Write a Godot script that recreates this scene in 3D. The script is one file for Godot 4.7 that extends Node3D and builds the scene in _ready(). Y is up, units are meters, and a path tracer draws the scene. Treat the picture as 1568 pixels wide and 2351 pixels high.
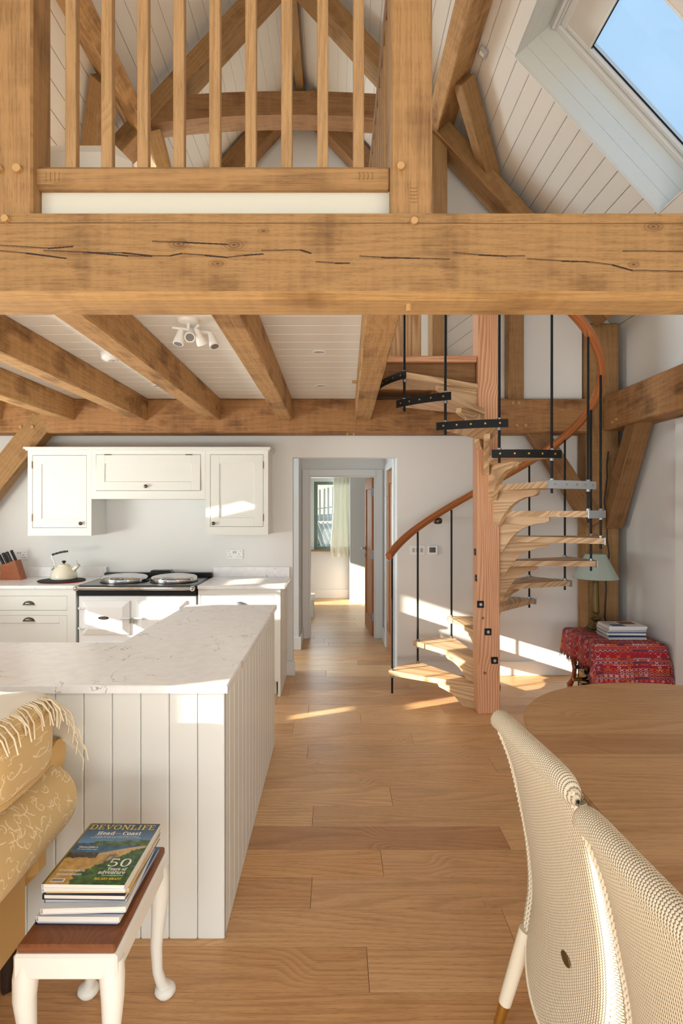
extends Node3D
# Oak framed barn room: kitchen under a loft, spiral stair, dining table.  x right, y up, d = distance in front of the camera (-z).

const FOC := 1360.0          # focal length in pixels of the 1568 x 2351 frame
const RX := -0.39            # ridge
const RY := 6.271
const CS := 0.676            # cosine and sine of the roof pitch
const SN := 0.737
const XR := 2.53             # right wall
const XL := -3.31            # left wall
const DB := 5.33             # back wall
const DG := 6.745            # far gable of the loft
const DN := -2.6             # wall behind the camera

var rng := RandomNumberGenerator.new()
var M := {}
var names := {}


# ------------------------------------------------------------------ helpers
func V(x: float, y: float, d: float) -> Vector3:
	return Vector3(x, y, -d)


func mb() -> SurfaceTool:
	var st := SurfaceTool.new()
	st.begin(Mesh.PRIMITIVE_TRIANGLES)
	return st


func numbered(called: String) -> String:
	var n: int = names.get(called, 0)
	names[called] = n + 1
	return called if n == 0 else "%s_%03d" % [called, n]


func put(called: String, st, m: Material, parent: Node = null) -> MeshInstance3D:
	var o := MeshInstance3D.new()
	o.mesh = st.commit() if st is SurfaceTool else st
	o.material_override = m
	if parent == null:
		o.name = numbered(called)
		add_child(o, true)
	else:
		var k: int = parent.get_meta("n_" + called, 0)
		parent.set_meta("n_" + called, k + 1)
		o.name = called if k == 0 else "%s_%03d" % [called, k]
		parent.add_child(o, true)
	return o


func tag(o: Node, label: String, category: String, group := "") -> Node:
	o.set_meta("label", label)
	o.set_meta("category", category)
	if group != "":
		o.set_meta("group", group)
	return o


func thing(called: String, label: String, category: String, at := Vector3.ZERO, group := "") -> Node3D:
	var o := Node3D.new()
	o.name = numbered(called)
	o.position = at
	add_child(o, true)
	tag(o, label, category, group)
	return o


func root_structure(called: String) -> Node3D:
	var o := Node3D.new()
	o.name = called
	add_child(o, true)
	o.set_meta("kind", "structure")
	return o


func struct(called: String, st, m: Material, parent: Node = null) -> MeshInstance3D:
	var o := put(called, st, m, parent)
	if parent == null:
		o.set_meta("kind", "structure")
	return o


func tri(st: SurfaceTool, a: Vector3, b: Vector3, c: Vector3, out: Vector3, ua := Vector2.ZERO, ub := Vector2.ZERO, uc := Vector2.ZERO) -> void:
	var n := (b - a).cross(c - a)
	if n.length_squared() < 1e-18:
		return
	n = n.normalized()
	var flip := n.dot(out) < 0.0
	if flip:
		n = -n
	st.set_normal(n)
	st.set_uv(ua)
	st.add_vertex(a)
	st.set_normal(n)
	st.set_uv(ub if flip else uc)
	st.add_vertex(b if flip else c)
	st.set_normal(n)
	st.set_uv(uc if flip else ub)
	st.add_vertex(c if flip else b)


func quad(st: SurfaceTool, a: Vector3, b: Vector3, c: Vector3, d: Vector3, out: Vector3, ua := Vector2.ZERO, ub := Vector2.ZERO, uc := Vector2.ZERO, ud := Vector2.ZERO) -> void:
	tri(st, a, b, c, out, ua, ub, uc)
	tri(st, a, c, d, out, ua, uc, ud)


# bevelled box, its texture in metres with u along axis g (the longest one by default)
func bx(st: SurfaceTool, c: Vector3, s: Vector3, m := Basis(), b := 0.0, uo := Vector2.ZERO, g := -1) -> void:
	var h := s * 0.5
	b = minf(b, 0.45 * minf(s.x, minf(s.y, s.z)))
	if g < 0:
		g = s.max_axis_index()
	for k in 3:
		var i := (k + 1) % 3
		var j := (k + 2) % 3
		var ui := i
		var vi := j
		if j == g:
			ui = j
			vi = i
		for sg in [-1.0, 1.0]:
			var P := []
			var U := []
			for q in [[-1.0, -1.0], [1.0, -1.0], [1.0, 1.0], [-1.0, 1.0]]:
				var p := Vector3.ZERO
				p[k] = sg * h[k]
				p[i] = q[0] * (h[i] - b)
				p[j] = q[1] * (h[j] - b)
				U.append(Vector2(p[ui], p[vi] + sg * h[k] + 0.13 * k) + uo)
				P.append(c + m * p)
			var out := Vector3.ZERO
			out[k] = sg
			quad(st, P[0], P[1], P[2], P[3], m * out, U[0], U[1], U[2], U[3])
	if b <= 0.0:
		return
	for k in 3:
		var i := (k + 1) % 3
		var j := (k + 2) % 3
		for si in [-1.0, 1.0]:
			for sj in [-1.0, 1.0]:
				var P := []
				var U := []
				for q in [[-1.0, 0], [-1.0, 1], [1.0, 1], [1.0, 0]]:
					var p := Vector3.ZERO
					p[k] = q[0] * (h[k] - b)
					p[i] = si * (h[i] if q[1] == 0 else h[i] - b)
					p[j] = sj * (h[j] - b if q[1] == 0 else h[j])
					U.append(Vector2(p[g], p[(g + 1) % 3] + p[(g + 2) % 3]) + uo)
					P.append(c + m * p)
				var out := Vector3.ZERO
				out[i] = si
				out[j] = sj
				quad(st, P[0], P[1], P[2], P[3], m * out, U[0], U[1], U[2], U[3])
	for sx in [-1.0, 1.0]:
		for sy in [-1.0, 1.0]:
			for sz in [-1.0, 1.0]:
				var sv := Vector3(sx, sy, sz)
				var hb := h - Vector3.ONE * b
				var p1 := sv * Vector3(h.x, hb.y, hb.z)
				var p2 := sv * Vector3(hb.x, h.y, hb.z)
				var p3 := sv * Vector3(hb.x, hb.y, h.z)
				tri(st, c + m * p1, c + m * p2, c + m * p3, m * sv, uo, uo, uo)


# box given by its extents in x, y and d
func ext(st: SurfaceTool, x0: float, x1: float, y0: float, y1: float, d0: float, d1: float, b := 0.0, uo := Vector2.ZERO, g := -1) -> void:
	bx(st, Vector3((x0 + x1) / 2, (y0 + y1) / 2, -(d0 + d1) / 2), Vector3(absf(x1 - x0), absf(y1 - y0), absf(d1 - d0)), Basis(), b, uo, g)


func ruv() -> Vector2:
	return Vector2(rng.randf() * 2.0, rng.randf() * 0.5)


# timber between two points: w across, h along up
func timber(st: SurfaceTool, p0: Vector3, p1: Vector3, w: float, h: float, up := Vector3.UP, b := 0.006) -> void:
	var x := (p1 - p0).normalized()
	var z := x.cross(up).normalized()
	var y := z.cross(x).normalized()
	bx(st, (p0 + p1) / 2, Vector3(p0.distance_to(p1), h, w), Basis(x, y, z), b, ruv(), 0)


func tube(st: SurfaceTool, pts: Array, rad, n := 8, caps := true) -> void:
	var m := pts.size()
	var t0: Vector3 = (pts[1] - pts[0]).normalized()
	var a := t0.cross(Vector3.UP if absf(t0.y) < 0.9 else Vector3.RIGHT).normalized()
	var rings := []
	var length := 0.0
	var us := []
	for i in m:
		var t: Vector3 = (pts[mini(i + 1, m - 1)] - pts[maxi(i - 1, 0)]).normalized()
		a = (a - t * a.dot(t)).normalized()
		var bb := t.cross(a)
		var r: float = rad[i] if rad is Array else rad
		var ring := []
		for k in n + 1:
			var f := TAU * k / n
			var o := a * cos(f) + bb * sin(f)
			ring.append([pts[i] + o * r, o])
		rings.append(ring)
		if i > 0:
			length += pts[i].distance_to(pts[i - 1])
		us.append(length)
	for i in m - 1:
		for k in n:
			var q := [rings[i][k], rings[i + 1][k], rings[i + 1][k + 1], rings[i][k + 1]]
			var uv := [Vector2(us[i], 0.1 * k / n), Vector2(us[i + 1], 0.1 * k / n), Vector2(us[i + 1], 0.1 * (k + 1) / n), Vector2(us[i], 0.1 * (k + 1) / n)]
			smooth4(st, q, uv)
	if caps:
		for e in [0, m - 1]:
			var out: Vector3 = (pts[0] - pts[1]) if e == 0 else (pts[m - 1] - pts[m - 2])
			for k in n:
				tri(st, pts[e], rings[e][k][0], rings[e][k + 1][0], out)


# a quad with its own normals, q = four [position, normal]
func smooth4(st: SurfaceTool, q: Array, uv: Array) -> void:
	for t in [[0, 1, 2], [0, 2, 3]]:
		var pa: Vector3 = q[t[0]][0]
		var pb: Vector3 = q[t[1]][0]
		var pc: Vector3 = q[t[2]][0]
		var n := (pb - pa).cross(pc - pa)
		if n.length_squared() < 1e-18:
			continue
		var ns: Vector3 = q[t[0]][1] + q[t[1]][1] + q[t[2]][1]
		var order: Array = [t[0], t[2], t[1]] if n.dot(ns) > 0.0 else t
		for k in order:
			st.set_normal(q[k][1])
			st.set_uv(uv[k])
			st.add_vertex(q[k][0])


# profile = Vector2(radius, height), turned about the y axis at a point; soft profiles share normals
func lathe(st: SurfaceTool, profile: Array, at := Vector3.ZERO, n := 24, soft := false, m := Basis()) -> void:
	var c := profile.size()
	var nn := []
	for i in c:
		var a: Vector2 = profile[maxi(i - 1, 0)]
		var b: Vector2 = profile[mini(i + 1, c - 1)]
		nn.append(Vector2(b.y - a.y, a.x - b.x).normalized())
	for i in c - 1:
		var p: Vector2 = profile[i]
		var q: Vector2 = profile[i + 1]
		var f := Vector2(q.y - p.y, p.x - q.x).normalized()
		var n0: Vector2 = nn[i] if soft else f
		var n1: Vector2 = nn[i + 1] if soft else f
		for k in n:
			var a0 := TAU * k / n
			var a1 := TAU * (k + 1) / n
			var r0 := Vector3(cos(a0), 0, sin(a0))
			var r1 := Vector3(cos(a1), 0, sin(a1))
			var u := Vector3.UP
			smooth4(st, [
				[at + m * (r0 * p.x + u * p.y), m * (r0 * n0.x + u * n0.y)], [at + m * (r1 * p.x + u * p.y), m * (r1 * n0.x + u * n0.y)],
				[at + m * (r1 * q.x + u * q.y), m * (r1 * n1.x + u * n1.y)], [at + m * (r0 * q.x + u * q.y), m * (r0 * n1.x + u * n1.y)]],
				[Vector2(a0 * 0.1, p.y), Vector2(a1 * 0.1, p.y), Vector2(a1 * 0.1, q.y), Vector2(a0 * 0.1, q.y)])


# polygon in the plane of t's x and y axes, pushed along its z axis
func prism(st: SurfaceTool, poly: PackedVector2Array, t: Transform3D, depth: float, uo := Vector2.ZERO) -> void:
	var ids := Geometry2D.triangulate_polygon(poly)
	for i in range(0, ids.size(), 3):
		var a := poly[ids[i]]
		var b := poly[ids[i + 1]]
		var c := poly[ids[i + 2]]
		for e in [0.0, depth]:
			tri(st, t * Vector3(a.x, a.y, e), t * Vector3(b.x, b.y, e), t * Vector3(c.x, c.y, e), t.basis.z * (1.0 if e > 0.0 else -1.0), a + uo, b + uo, c + uo)
	var turn := 0.0
	for i in poly.size():
		var a := poly[i]
		var b := poly[(i + 1) % poly.size()]
		turn += a.x * b.y - b.x * a.y
	for i in poly.size():
		var a := poly[i]
		var b := poly[(i + 1) % poly.size()]
		var o := Vector2(b.y - a.y, a.x - b.x) * signf(turn)
		quad(st, t * Vector3(a.x, a.y, 0), t * Vector3(b.x, b.y, 0), t * Vector3(b.x, b.y, depth), t * Vector3(a.x, a.y, depth), t.basis * Vector3(o.x, o.y, 0),
			a + uo, b + uo, b + uo + Vector2(0, depth), a + uo + Vector2(0, depth))


# smooth surface f(u, v), u and v from 0 to 1
func sheet(st: SurfaceTool, nu: int, nv: int, f: Callable, uvs := Vector2.ONE, flip := false) -> void:
	var P := []
	for i in nu + 1:
		var row := []
		for j in nv + 1:
			row.append(f.call(float(i) / nu, float(j) / nv))
		P.append(row)
	var N := []
	for i in nu + 1:
		var row := []
		for j in nv + 1:
			var du: Vector3 = P[mini(i + 1, nu)][j] - P[maxi(i - 1, 0)][j]
			var dv: Vector3 = P[i][mini(j + 1, nv)] - P[i][maxi(j - 1, 0)]
			var n := du.cross(dv).normalized()
			row.append(-n if flip else n)
		N.append(row)
	for i in nu:
		for j in nv:
			smooth4(st, [[P[i][j], N[i][j]], [P[i + 1][j], N[i + 1][j]], [P[i + 1][j + 1], N[i + 1][j + 1]], [P[i][j + 1], N[i][j + 1]]],
				[Vector2(i, j) / Vector2(nu, nv) * uvs, Vector2(i + 1, j) / Vector2(nu, nv) * uvs, Vector2(i + 1, j + 1) / Vector2(nu, nv) * uvs, Vector2(i, j + 1) / Vector2(nu, nv) * uvs])


# a wall slab in the plane of (a, y), a from a0 to a1, with polygon holes; make(a, y, depth) places a corner
func slab(st: SurfaceTool, a0: float, a1: float, y0: float, top: Callable, holes: Array, t: Transform3D, thick: float, more := []) -> void:
	var cuts := [a0, a1]
	for h in holes:
		for p in h:
			if p.x > a0 and p.x < a1:
				cuts.append(p.x)
	cuts.append_array(more)
	cuts.sort()
	for i in cuts.size() - 1:
		var l: float = cuts[i]
		var r: float = cuts[i + 1]
		if r - l < 1e-4:
			continue
		var spans := []
		for h in holes:
			var lo := [INF, INF]
			var hi := [-INF, -INF]
			for e in 2:
				var x: float = l + 1e-5 if e == 0 else r - 1e-5
				for k in h.size():
					var p: Vector2 = h[k]
					var q: Vector2 = h[(k + 1) % h.size()]
					if (p.x - x) * (q.x - x) < 0.0:
						var y := lerpf(p.y, q.y, (x - p.x) / (q.x - p.x))
						lo[e] = minf(lo[e], y)
						hi[e] = maxf(hi[e], y)
			if lo[0] < INF:
				spans.append([lo, hi])
		spans.sort_custom(func(a, b): return a[0][0] < b[0][0])
		var under := [y0, y0]
		spans.append([[top.call(l), top.call(r)], [0, 0]])
		for s in spans:
			if s[0][0] - under[0] > 1e-4 or s[0][1] - under[1] > 1e-4:
				prism(st, PackedVector2Array([Vector2(l, under[0]), Vector2(r, under[1]), Vector2(r, s[0][1]), Vector2(l, s[0][0])]), t, thick)
			under = s[1]


func rect(a0: float, a1: float, y0: float, y1: float) -> Array:
	return [Vector2(a0, y0), Vector2(a1, y0), Vector2(a1, y1), Vector2(a0, y1)]


func roof_y(x: float) -> float:
	return RY - SN / CS * absf(x - RX)


# ------------------------------------------------------------------ textures and materials
func paint(w: int, h: int, f: Callable) -> ImageTexture:
	var by := PackedByteArray()
	by.resize(w * h * 3)
	var k := 0
	for j in h:
		for i in w:
			var c: Vector3 = f.call(i, j)
			by[k] = int(clampf(c.x, 0, 1) * 255)
			by[k + 1] = int(clampf(c.y, 0, 1) * 255)
			by[k + 2] = int(clampf(c.z, 0, 1) * 255)
			k += 3
	return ImageTexture.create_from_image(Image.create_from_data(w, h, false, Image.FORMAT_RGB8, by))


func noise_bytes(sd: int, freq: float, w: int, h: int, tow: int, toh: int, oct := 3) -> PackedByteArray:
	var n := FastNoiseLite.new()
	n.seed = sd
	n.noise_type = FastNoiseLite.TYPE_SIMPLEX_SMOOTH
	n.frequency = freq
	n.fractal_octaves = oct
	var im := n.get_seamless_image(w, h)
	im.convert(Image.FORMAT_L8)
	im.resize(tow, toh, Image.INTERPOLATE_CUBIC)
	return im.get_data()


# plain sawn timber: 2 m of grain along u, 0.5 m across v
func wood(sd: int, rings: int, wave: float, contrast: float, pores: float, dark: Vector3, stain := 0.0, saw := 0.0) -> ImageTexture:
	var w := 1024
	var h := 512
	var n1 := noise_bytes(sd, 0.011, 64, 128, w, h, 2)
	var n2 := noise_bytes(sd + 1, 0.12, 48, 512, w, h, 3)
	var n3 := noise_bytes(sd + 2, 0.30, 128, 512, w, h, 1)
	var n4 := noise_bytes(sd + 3, 0.015, 256, 128, w, h, 4)
	var n5 := noise_bytes(sd + 4, 0.06, 512, 8, w, 8, 3)
	var by := PackedByteArray()
	by.resize(w * h * 3)
	var k := 0
	for j in h:
		var v := float(j) / h * rings
		for i in w:
			var at := j * w + i
			var r := v + wave * (n1[at] / 255.0 - 0.5)
			r -= floorf(r)
			var ring := r * r * (3.0 - 2.0 * r)
			if r > 0.82:
				ring *= (1.0 - r) / 0.18
			var fibre := n2[at] / 255.0 - 0.5
			var t := contrast * ring + 0.32 * fibre
			if n3[at] > 172:
				t += pores * (n3[at] - 172) / 60.0
			t += stain * maxf(0.0, (n4[at] / 255.0 - 0.56)) * 4.0
			t += saw * (n5[(j / 64) * w + i] / 255.0 - 0.5)
			t = clampf(t, -0.25, 1.0)
			by[k] = int(clampf(1.0 - t * (1.0 - dark.x), 0, 1) * 242)
			by[k + 1] = int(clampf(1.0 - t * (1.0 - dark.y), 0, 1) * 242)
			by[k + 2] = int(clampf(1.0 - t * (1.0 - dark.z), 0, 1) * 242)
			k += 3
	return ImageTexture.create_from_image(Image.create_from_data(w, h, false, Image.FORMAT_RGB8, by))


func flat(called: String, c: Color, rough := 0.6, metal := 0.0) -> StandardMaterial3D:
	var m := StandardMaterial3D.new()
	m.resource_name = called
	m.albedo_color = c
	m.roughness = rough
	m.metallic = metal
	M[called] = m
	return m


func mapped(called: String, t: Texture2D, c: Color, scale: Vector2, rough := 0.6) -> StandardMaterial3D:
	var m := flat(called, c, rough)
	m.albedo_texture = t
	m.uv1_scale = Vector3(scale.x, scale.y, 1)
	return m


func stroke(im: Image, pts: Array, w: float, c: Color) -> void:
	for i in pts.size() - 1:
		var a: Vector2 = pts[i]
		var b: Vector2 = pts[i + 1]
		var n := int(a.distance_to(b)) + 1
		for k in n + 1:
			var p := a.lerp(b, float(k) / n)
			var r := maxi(1, int(w))
			for yy in r:
				for xx in r:
					im.set_pixel(posmod(int(p.x) + xx, im.get_width()), posmod(int(p.y) + yy, im.get_height()), c)


func floral() -> ImageTexture:
	var im := Image.create(512, 512, false, Image.FORMAT_RGB8)
	im.fill(Color(0.80, 0.68, 0.47))
	var r := RandomNumberGenerator.new()
	r.seed = 5
	for j in 256:
		for i in 512:
			if (i + j) % 3 == 0:
				var s := r.randf_range(-0.03, 0.03)
				im.set_pixel(i, j * 2, Color(0.80 + s, 0.68 + s, 0.47 + s))
	for k in 170:
		var c := Vector2(r.randf() * 512, r.randf() * 512)
		var a := r.randf() * TAU
		var bend := r.randf_range(-1, 1) * 0.22
		var pts := [c]
		var step := r.randf_range(3.0, 6.5)
		var n := r.randi_range(6, 12)
		for q in n:
			a += bend * (1.0 + q * 0.14)
			c += Vector2(cos(a), sin(a)) * step
			pts.append(c)
		var col := Color(0.91, 0.84, 0.70)
		stroke(im, pts, 2.0, col)
		stroke(im, pts.slice(n / 2, n - 1), 3.0, col)
		var b: Vector2 = pts[2]
		stroke(im, [b, b + Vector2(cos(a + 1.2), sin(a + 1.2)) * 13.0, b + Vector2(cos(a + 1.8), sin(a + 1.8)) * 17.0], 2.0, col)
	return ImageTexture.create_from_image(im)


# woven paper fibre: cream strands with dark gaps between them
func weave() -> Array:
	var w := 256
	var h := 256
	var im := PackedByteArray()
	im.resize(w * h * 3)
	var hg := PackedByteArray()
	hg.resize(w * h)
	for j in h:
		for i in w:
			var col := i / 16
			var jj := (j + (col % 2) * 8) % 16
			var fx := absf((i % 16) - 7.5) / 8.0
			var fy := absf(jj - 7.5) / 8.0
			var z := 1.0 - 0.55 * fx * fx - 0.6 * fy * fy * fy
			var gap := fx > 0.62 and fy > 0.55
			if gap:
				z = 0.12
			var tw := 0.06 * sin((i + j * 1.7) * 0.9)
			var s := clampf(0.80 + 0.2 * z + tw, 0, 1)
			var c := Vector3(0.93, 0.88, 0.80) * s
			if gap:
				c = Vector3(0.33, 0.27, 0.20)
			var k := (j * w + i) * 3
			im[k] = int(clampf(c.x, 0, 1) * 255)
			im[k + 1] = int(clampf(c.y, 0, 1) * 255)
			im[k + 2] = int(clampf(c.z, 0, 1) * 255)
			hg[j * w + i] = int(clampf(z, 0, 1) * 255)
	return [ImageTexture.create_from_image(Image.create_from_data(w, h, false, Image.FORMAT_RGB8, im)), ImageTexture.create_from_image(Image.create_from_data(w, h, false, Image.FORMAT_L8, hg))]


func kilim() -> ImageTexture:
	var reds := [Color(0.66, 0.10, 0.14), Color(0.52, 0.16, 0.22), Color(0.74, 0.20, 0.16), Color(0.46, 0.20, 0.30), Color(0.70, 0.08, 0.16)]
	var r := RandomNumberGenerator.new()
	r.seed = 9
	var im := Image.create(512, 512, false, Image.FORMAT_RGB8)
	var y := 0
	var band := 0
	while y < 512:
		var hh := r.randi_range(14, 30)
		var base: Color = reds[band % reds.size()]
		im.fill_rect(Rect2i(0, y, 512, hh), base)
		var kind := r.randi_range(0, 3)
		var step: int = [16, 32, 32, 64][r.randi_range(0, 3)]
		var inks := [Color(0.86, 0.78, 0.80), Color(0.90, 0.52, 0.16), Color(0.25, 0.24, 0.36), Color(0.80, 0.42, 0.36), Color(0.92, 0.86, 0.84)]
		for k in 512 / step:
			var ink: Color = inks[(k / 3 + band) % inks.size()] if r.randf() < 0.85 else inks[r.randi_range(0, 4)]
			var cx := k * step + step / 2
			var cy := y + hh / 2
			var s := mini(hh, step) / 2 - 2
			if kind == 0:
				stroke(im, [Vector2(cx - s, cy), Vector2(cx, cy - s), Vector2(cx + s, cy), Vector2(cx, cy + s), Vector2(cx - s, cy)], 3.0, ink)
			elif kind == 1:
				stroke(im, [Vector2(cx - s, cy + s * 0.6), Vector2(cx, cy - s * 0.6), Vector2(cx + s, cy + s * 0.6)], 3.0, ink)
			elif kind == 2:
				im.fill_rect(Rect2i(cx - 3, cy - 3, 6, 6), ink)
				im.fill_rect(Rect2i(cx - s, cy - 2, 4, 4), inks[2])
			else:
				stroke(im, [Vector2(cx - s, cy - s), Vector2(cx + s, cy + s)], 3.0, ink)
				stroke(im, [Vector2(cx - s, cy + s), Vector2(cx + s, cy - s)], 3.0, ink)
		im.fill_rect(Rect2i(0, y, 512, 2), inks[(band + 2) % 5].lerp(base, 0.3))
		y += hh
		band += 1
	for k in 26000:
		var p := Vector2i(r.randi_range(0, 511), r.randi_range(0, 511))
		im.set_pixelv(p, im.get_pixelv(p).darkened(0.3) if k % 2 else im.get_pixelv(p).lightened(0.2))
	return ImageTexture.create_from_image(im)


func quartz() -> ImageTexture:
	var w := 512
	var n1 := noise_bytes(71, 0.008, w, w, w, w, 5)
	var n2 := noise_bytes(72, 0.006, w, w, w, w, 2)
	var n3 := noise_bytes(73, 0.03, w, w, w, w, 3)
	return paint(w, w, func(i, j):
		var at: int = j * w + i
		var vein := maxf(0.0, 1.0 - absf(n1[at] - 128.0) / 3.2) * clampf((n2[at] - 132.0) / 40.0, 0, 1)
		var cloud := (n3[at] - 128.0) / 255.0 * 0.05
		return Vector3(0.965, 0.965, 0.97) * (1.0 + cloud - 0.42 * vein))


# front of the great beam: shakes, knots and a scribed line over sawn oak
func beam_front(base: ImageTexture) -> ImageTexture:
	var im := base.get_image()
	im = im.duplicate()
	var big := Image.create(2048, 512, false, Image.FORMAT_RGB8)
	big.blit_rect(im, Rect2i(0, 0, 1024, 512), Vector2i(0, 0))
	big.blit_rect(im, Rect2i(0, 0, 1024, 512), Vector2i(1024, 0))
	var shakes := [[[0, 562], [110, 569], [165, 565]], [[100, 574], [200, 578], [290, 586], [350, 588]], [[190, 580], [280, 579], [345, 586], [390, 586], [415, 581], [470, 585], [520, 590], [560, 585], [602, 582]],
		[[600, 574], [690, 573], [712, 580]], [[350, 553], [420, 555], [520, 560]], [[725, 600], [770, 603], [800, 603]], [[825, 587], [875, 590], [960, 592], [1032, 594]], [[1040, 579], [1100, 584], [1160, 587], [1205, 586]],
		[[1210, 593], [1290, 598], [1350, 600], [1405, 607], [1450, 620], [1568, 622]], [[1430, 575], [1568, 576]], [[0, 575], [60, 580], [150, 592]]]
	for s in shakes:
		var pts := []
		for p in s:
			pts.append(Vector2((p[0] + 60.0) / 1690.0 * 2048.0, (p[1] - 490.0) / 178.0 * 256.0 + 0.0))
		for k in pts.size() - 1:
			stroke(big, [pts[k], pts[k + 1]], 2.0 + 2.0 * (k % 2), Color(0.20, 0.14, 0.09))
			stroke(big, [pts[k] + Vector2(0, 4), pts[k + 1] + Vector2(0, 3)], 1.0, Color(0.45, 0.34, 0.25))
	stroke(big, [Vector2(0, 30), Vector2(2047, 33)], 2.0, Color(0.42, 0.36, 0.30))
	for kn in [[410, 560, 15], [537, 562, 17], [1500, 520, 16], [605, 530, 8], [500, 605, 12], [1455, 607, 9]]:
		var c := Vector2((kn[0] + 60.0) / 1690.0 * 2048.0, (kn[1] - 490.0) / 178.0 * 256.0)
		for yy in range(-kn[2] * 3, kn[2] * 3):
			for xx in range(-kn[2] * 3, kn[2] * 3):
				var q := Vector2(xx * 0.6, yy)
				var f := clampf(1.0 - q.length() / (kn[2] * 1.5), 0, 1)
				f *= 0.42 + 0.25 * sin(q.length() * 0.9)
				if f > 0.0:
					var at := Vector2i(posmod(int(c.x) + xx, 2048), clampi(int(c.y) + yy, 0, 511))
					big.set_pixelv(at, big.get_pixelv(at).lerp(Color(0.35, 0.26, 0.17), f))
	return ImageTexture.create_from_image(big)


func cover_art() -> ImageTexture:
	var n := noise_bytes(40, 0.03, 256, 360, 256, 360, 4)
	return paint(256, 360, func(i, j):
		var x: float = i / 256.0
		var y: float = j / 360.0
		var s := (n[j * 256 + i] - 128.0) / 255.0
		var c := Vector3(0.05, 0.13, 0.25).lerp(Vector3(0.35, 0.58, 0.76), clampf(y / 0.36, 0, 1))
		if y > 0.36 + 0.02 * s:
			c = Vector3(0.10, 0.26, 0.42).lerp(Vector3(0.16, 0.45, 0.58), clampf((y - 0.36) / 0.2, 0, 1)) * (1.0 + 0.5 * s)
		if y > 0.345 - 0.05 * x + 0.03 * s and y < 0.40 and x > 0.25:
			c = Vector3(0.25, 0.36, 0.12) * (1.0 + s)
		if y > 0.40 + 0.015 * s + 0.5 * pow(absf(x - 0.95), 1.3) * 0.6 and x > 0.35:
			c = Vector3(0.78, 0.66, 0.44) * (1.0 + 0.3 * s)
		if y > 0.56 + 0.04 * s:
			c = Vector3(0.76, 0.60, 0.32) * (1.0 + 0.3 * s)
		if absf(y - 0.56) < 0.045 + 0.05 * s and x < 0.42:
			c = Vector3(0.22, 0.18, 0.15) * (1.0 + 2.0 * s)
		if Vector2((x - 0.62) * 1.5, (y - 0.66)).length() < 0.13 + 0.2 * s:
			c = Vector3(0.50, 0.42, 0.36) * (1.0 + 1.6 * s)
		if y > 1.02 - 0.62 * x + 0.08 * s and x > 0.3 + 0.1 * s:
			c = Vector3(0.17, 0.34, 0.08) * (1.0 + 1.2 * s)
		if x < 0.03:
			c = Vector3(0.45, 0.38, 0.10)
		return c)


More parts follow.
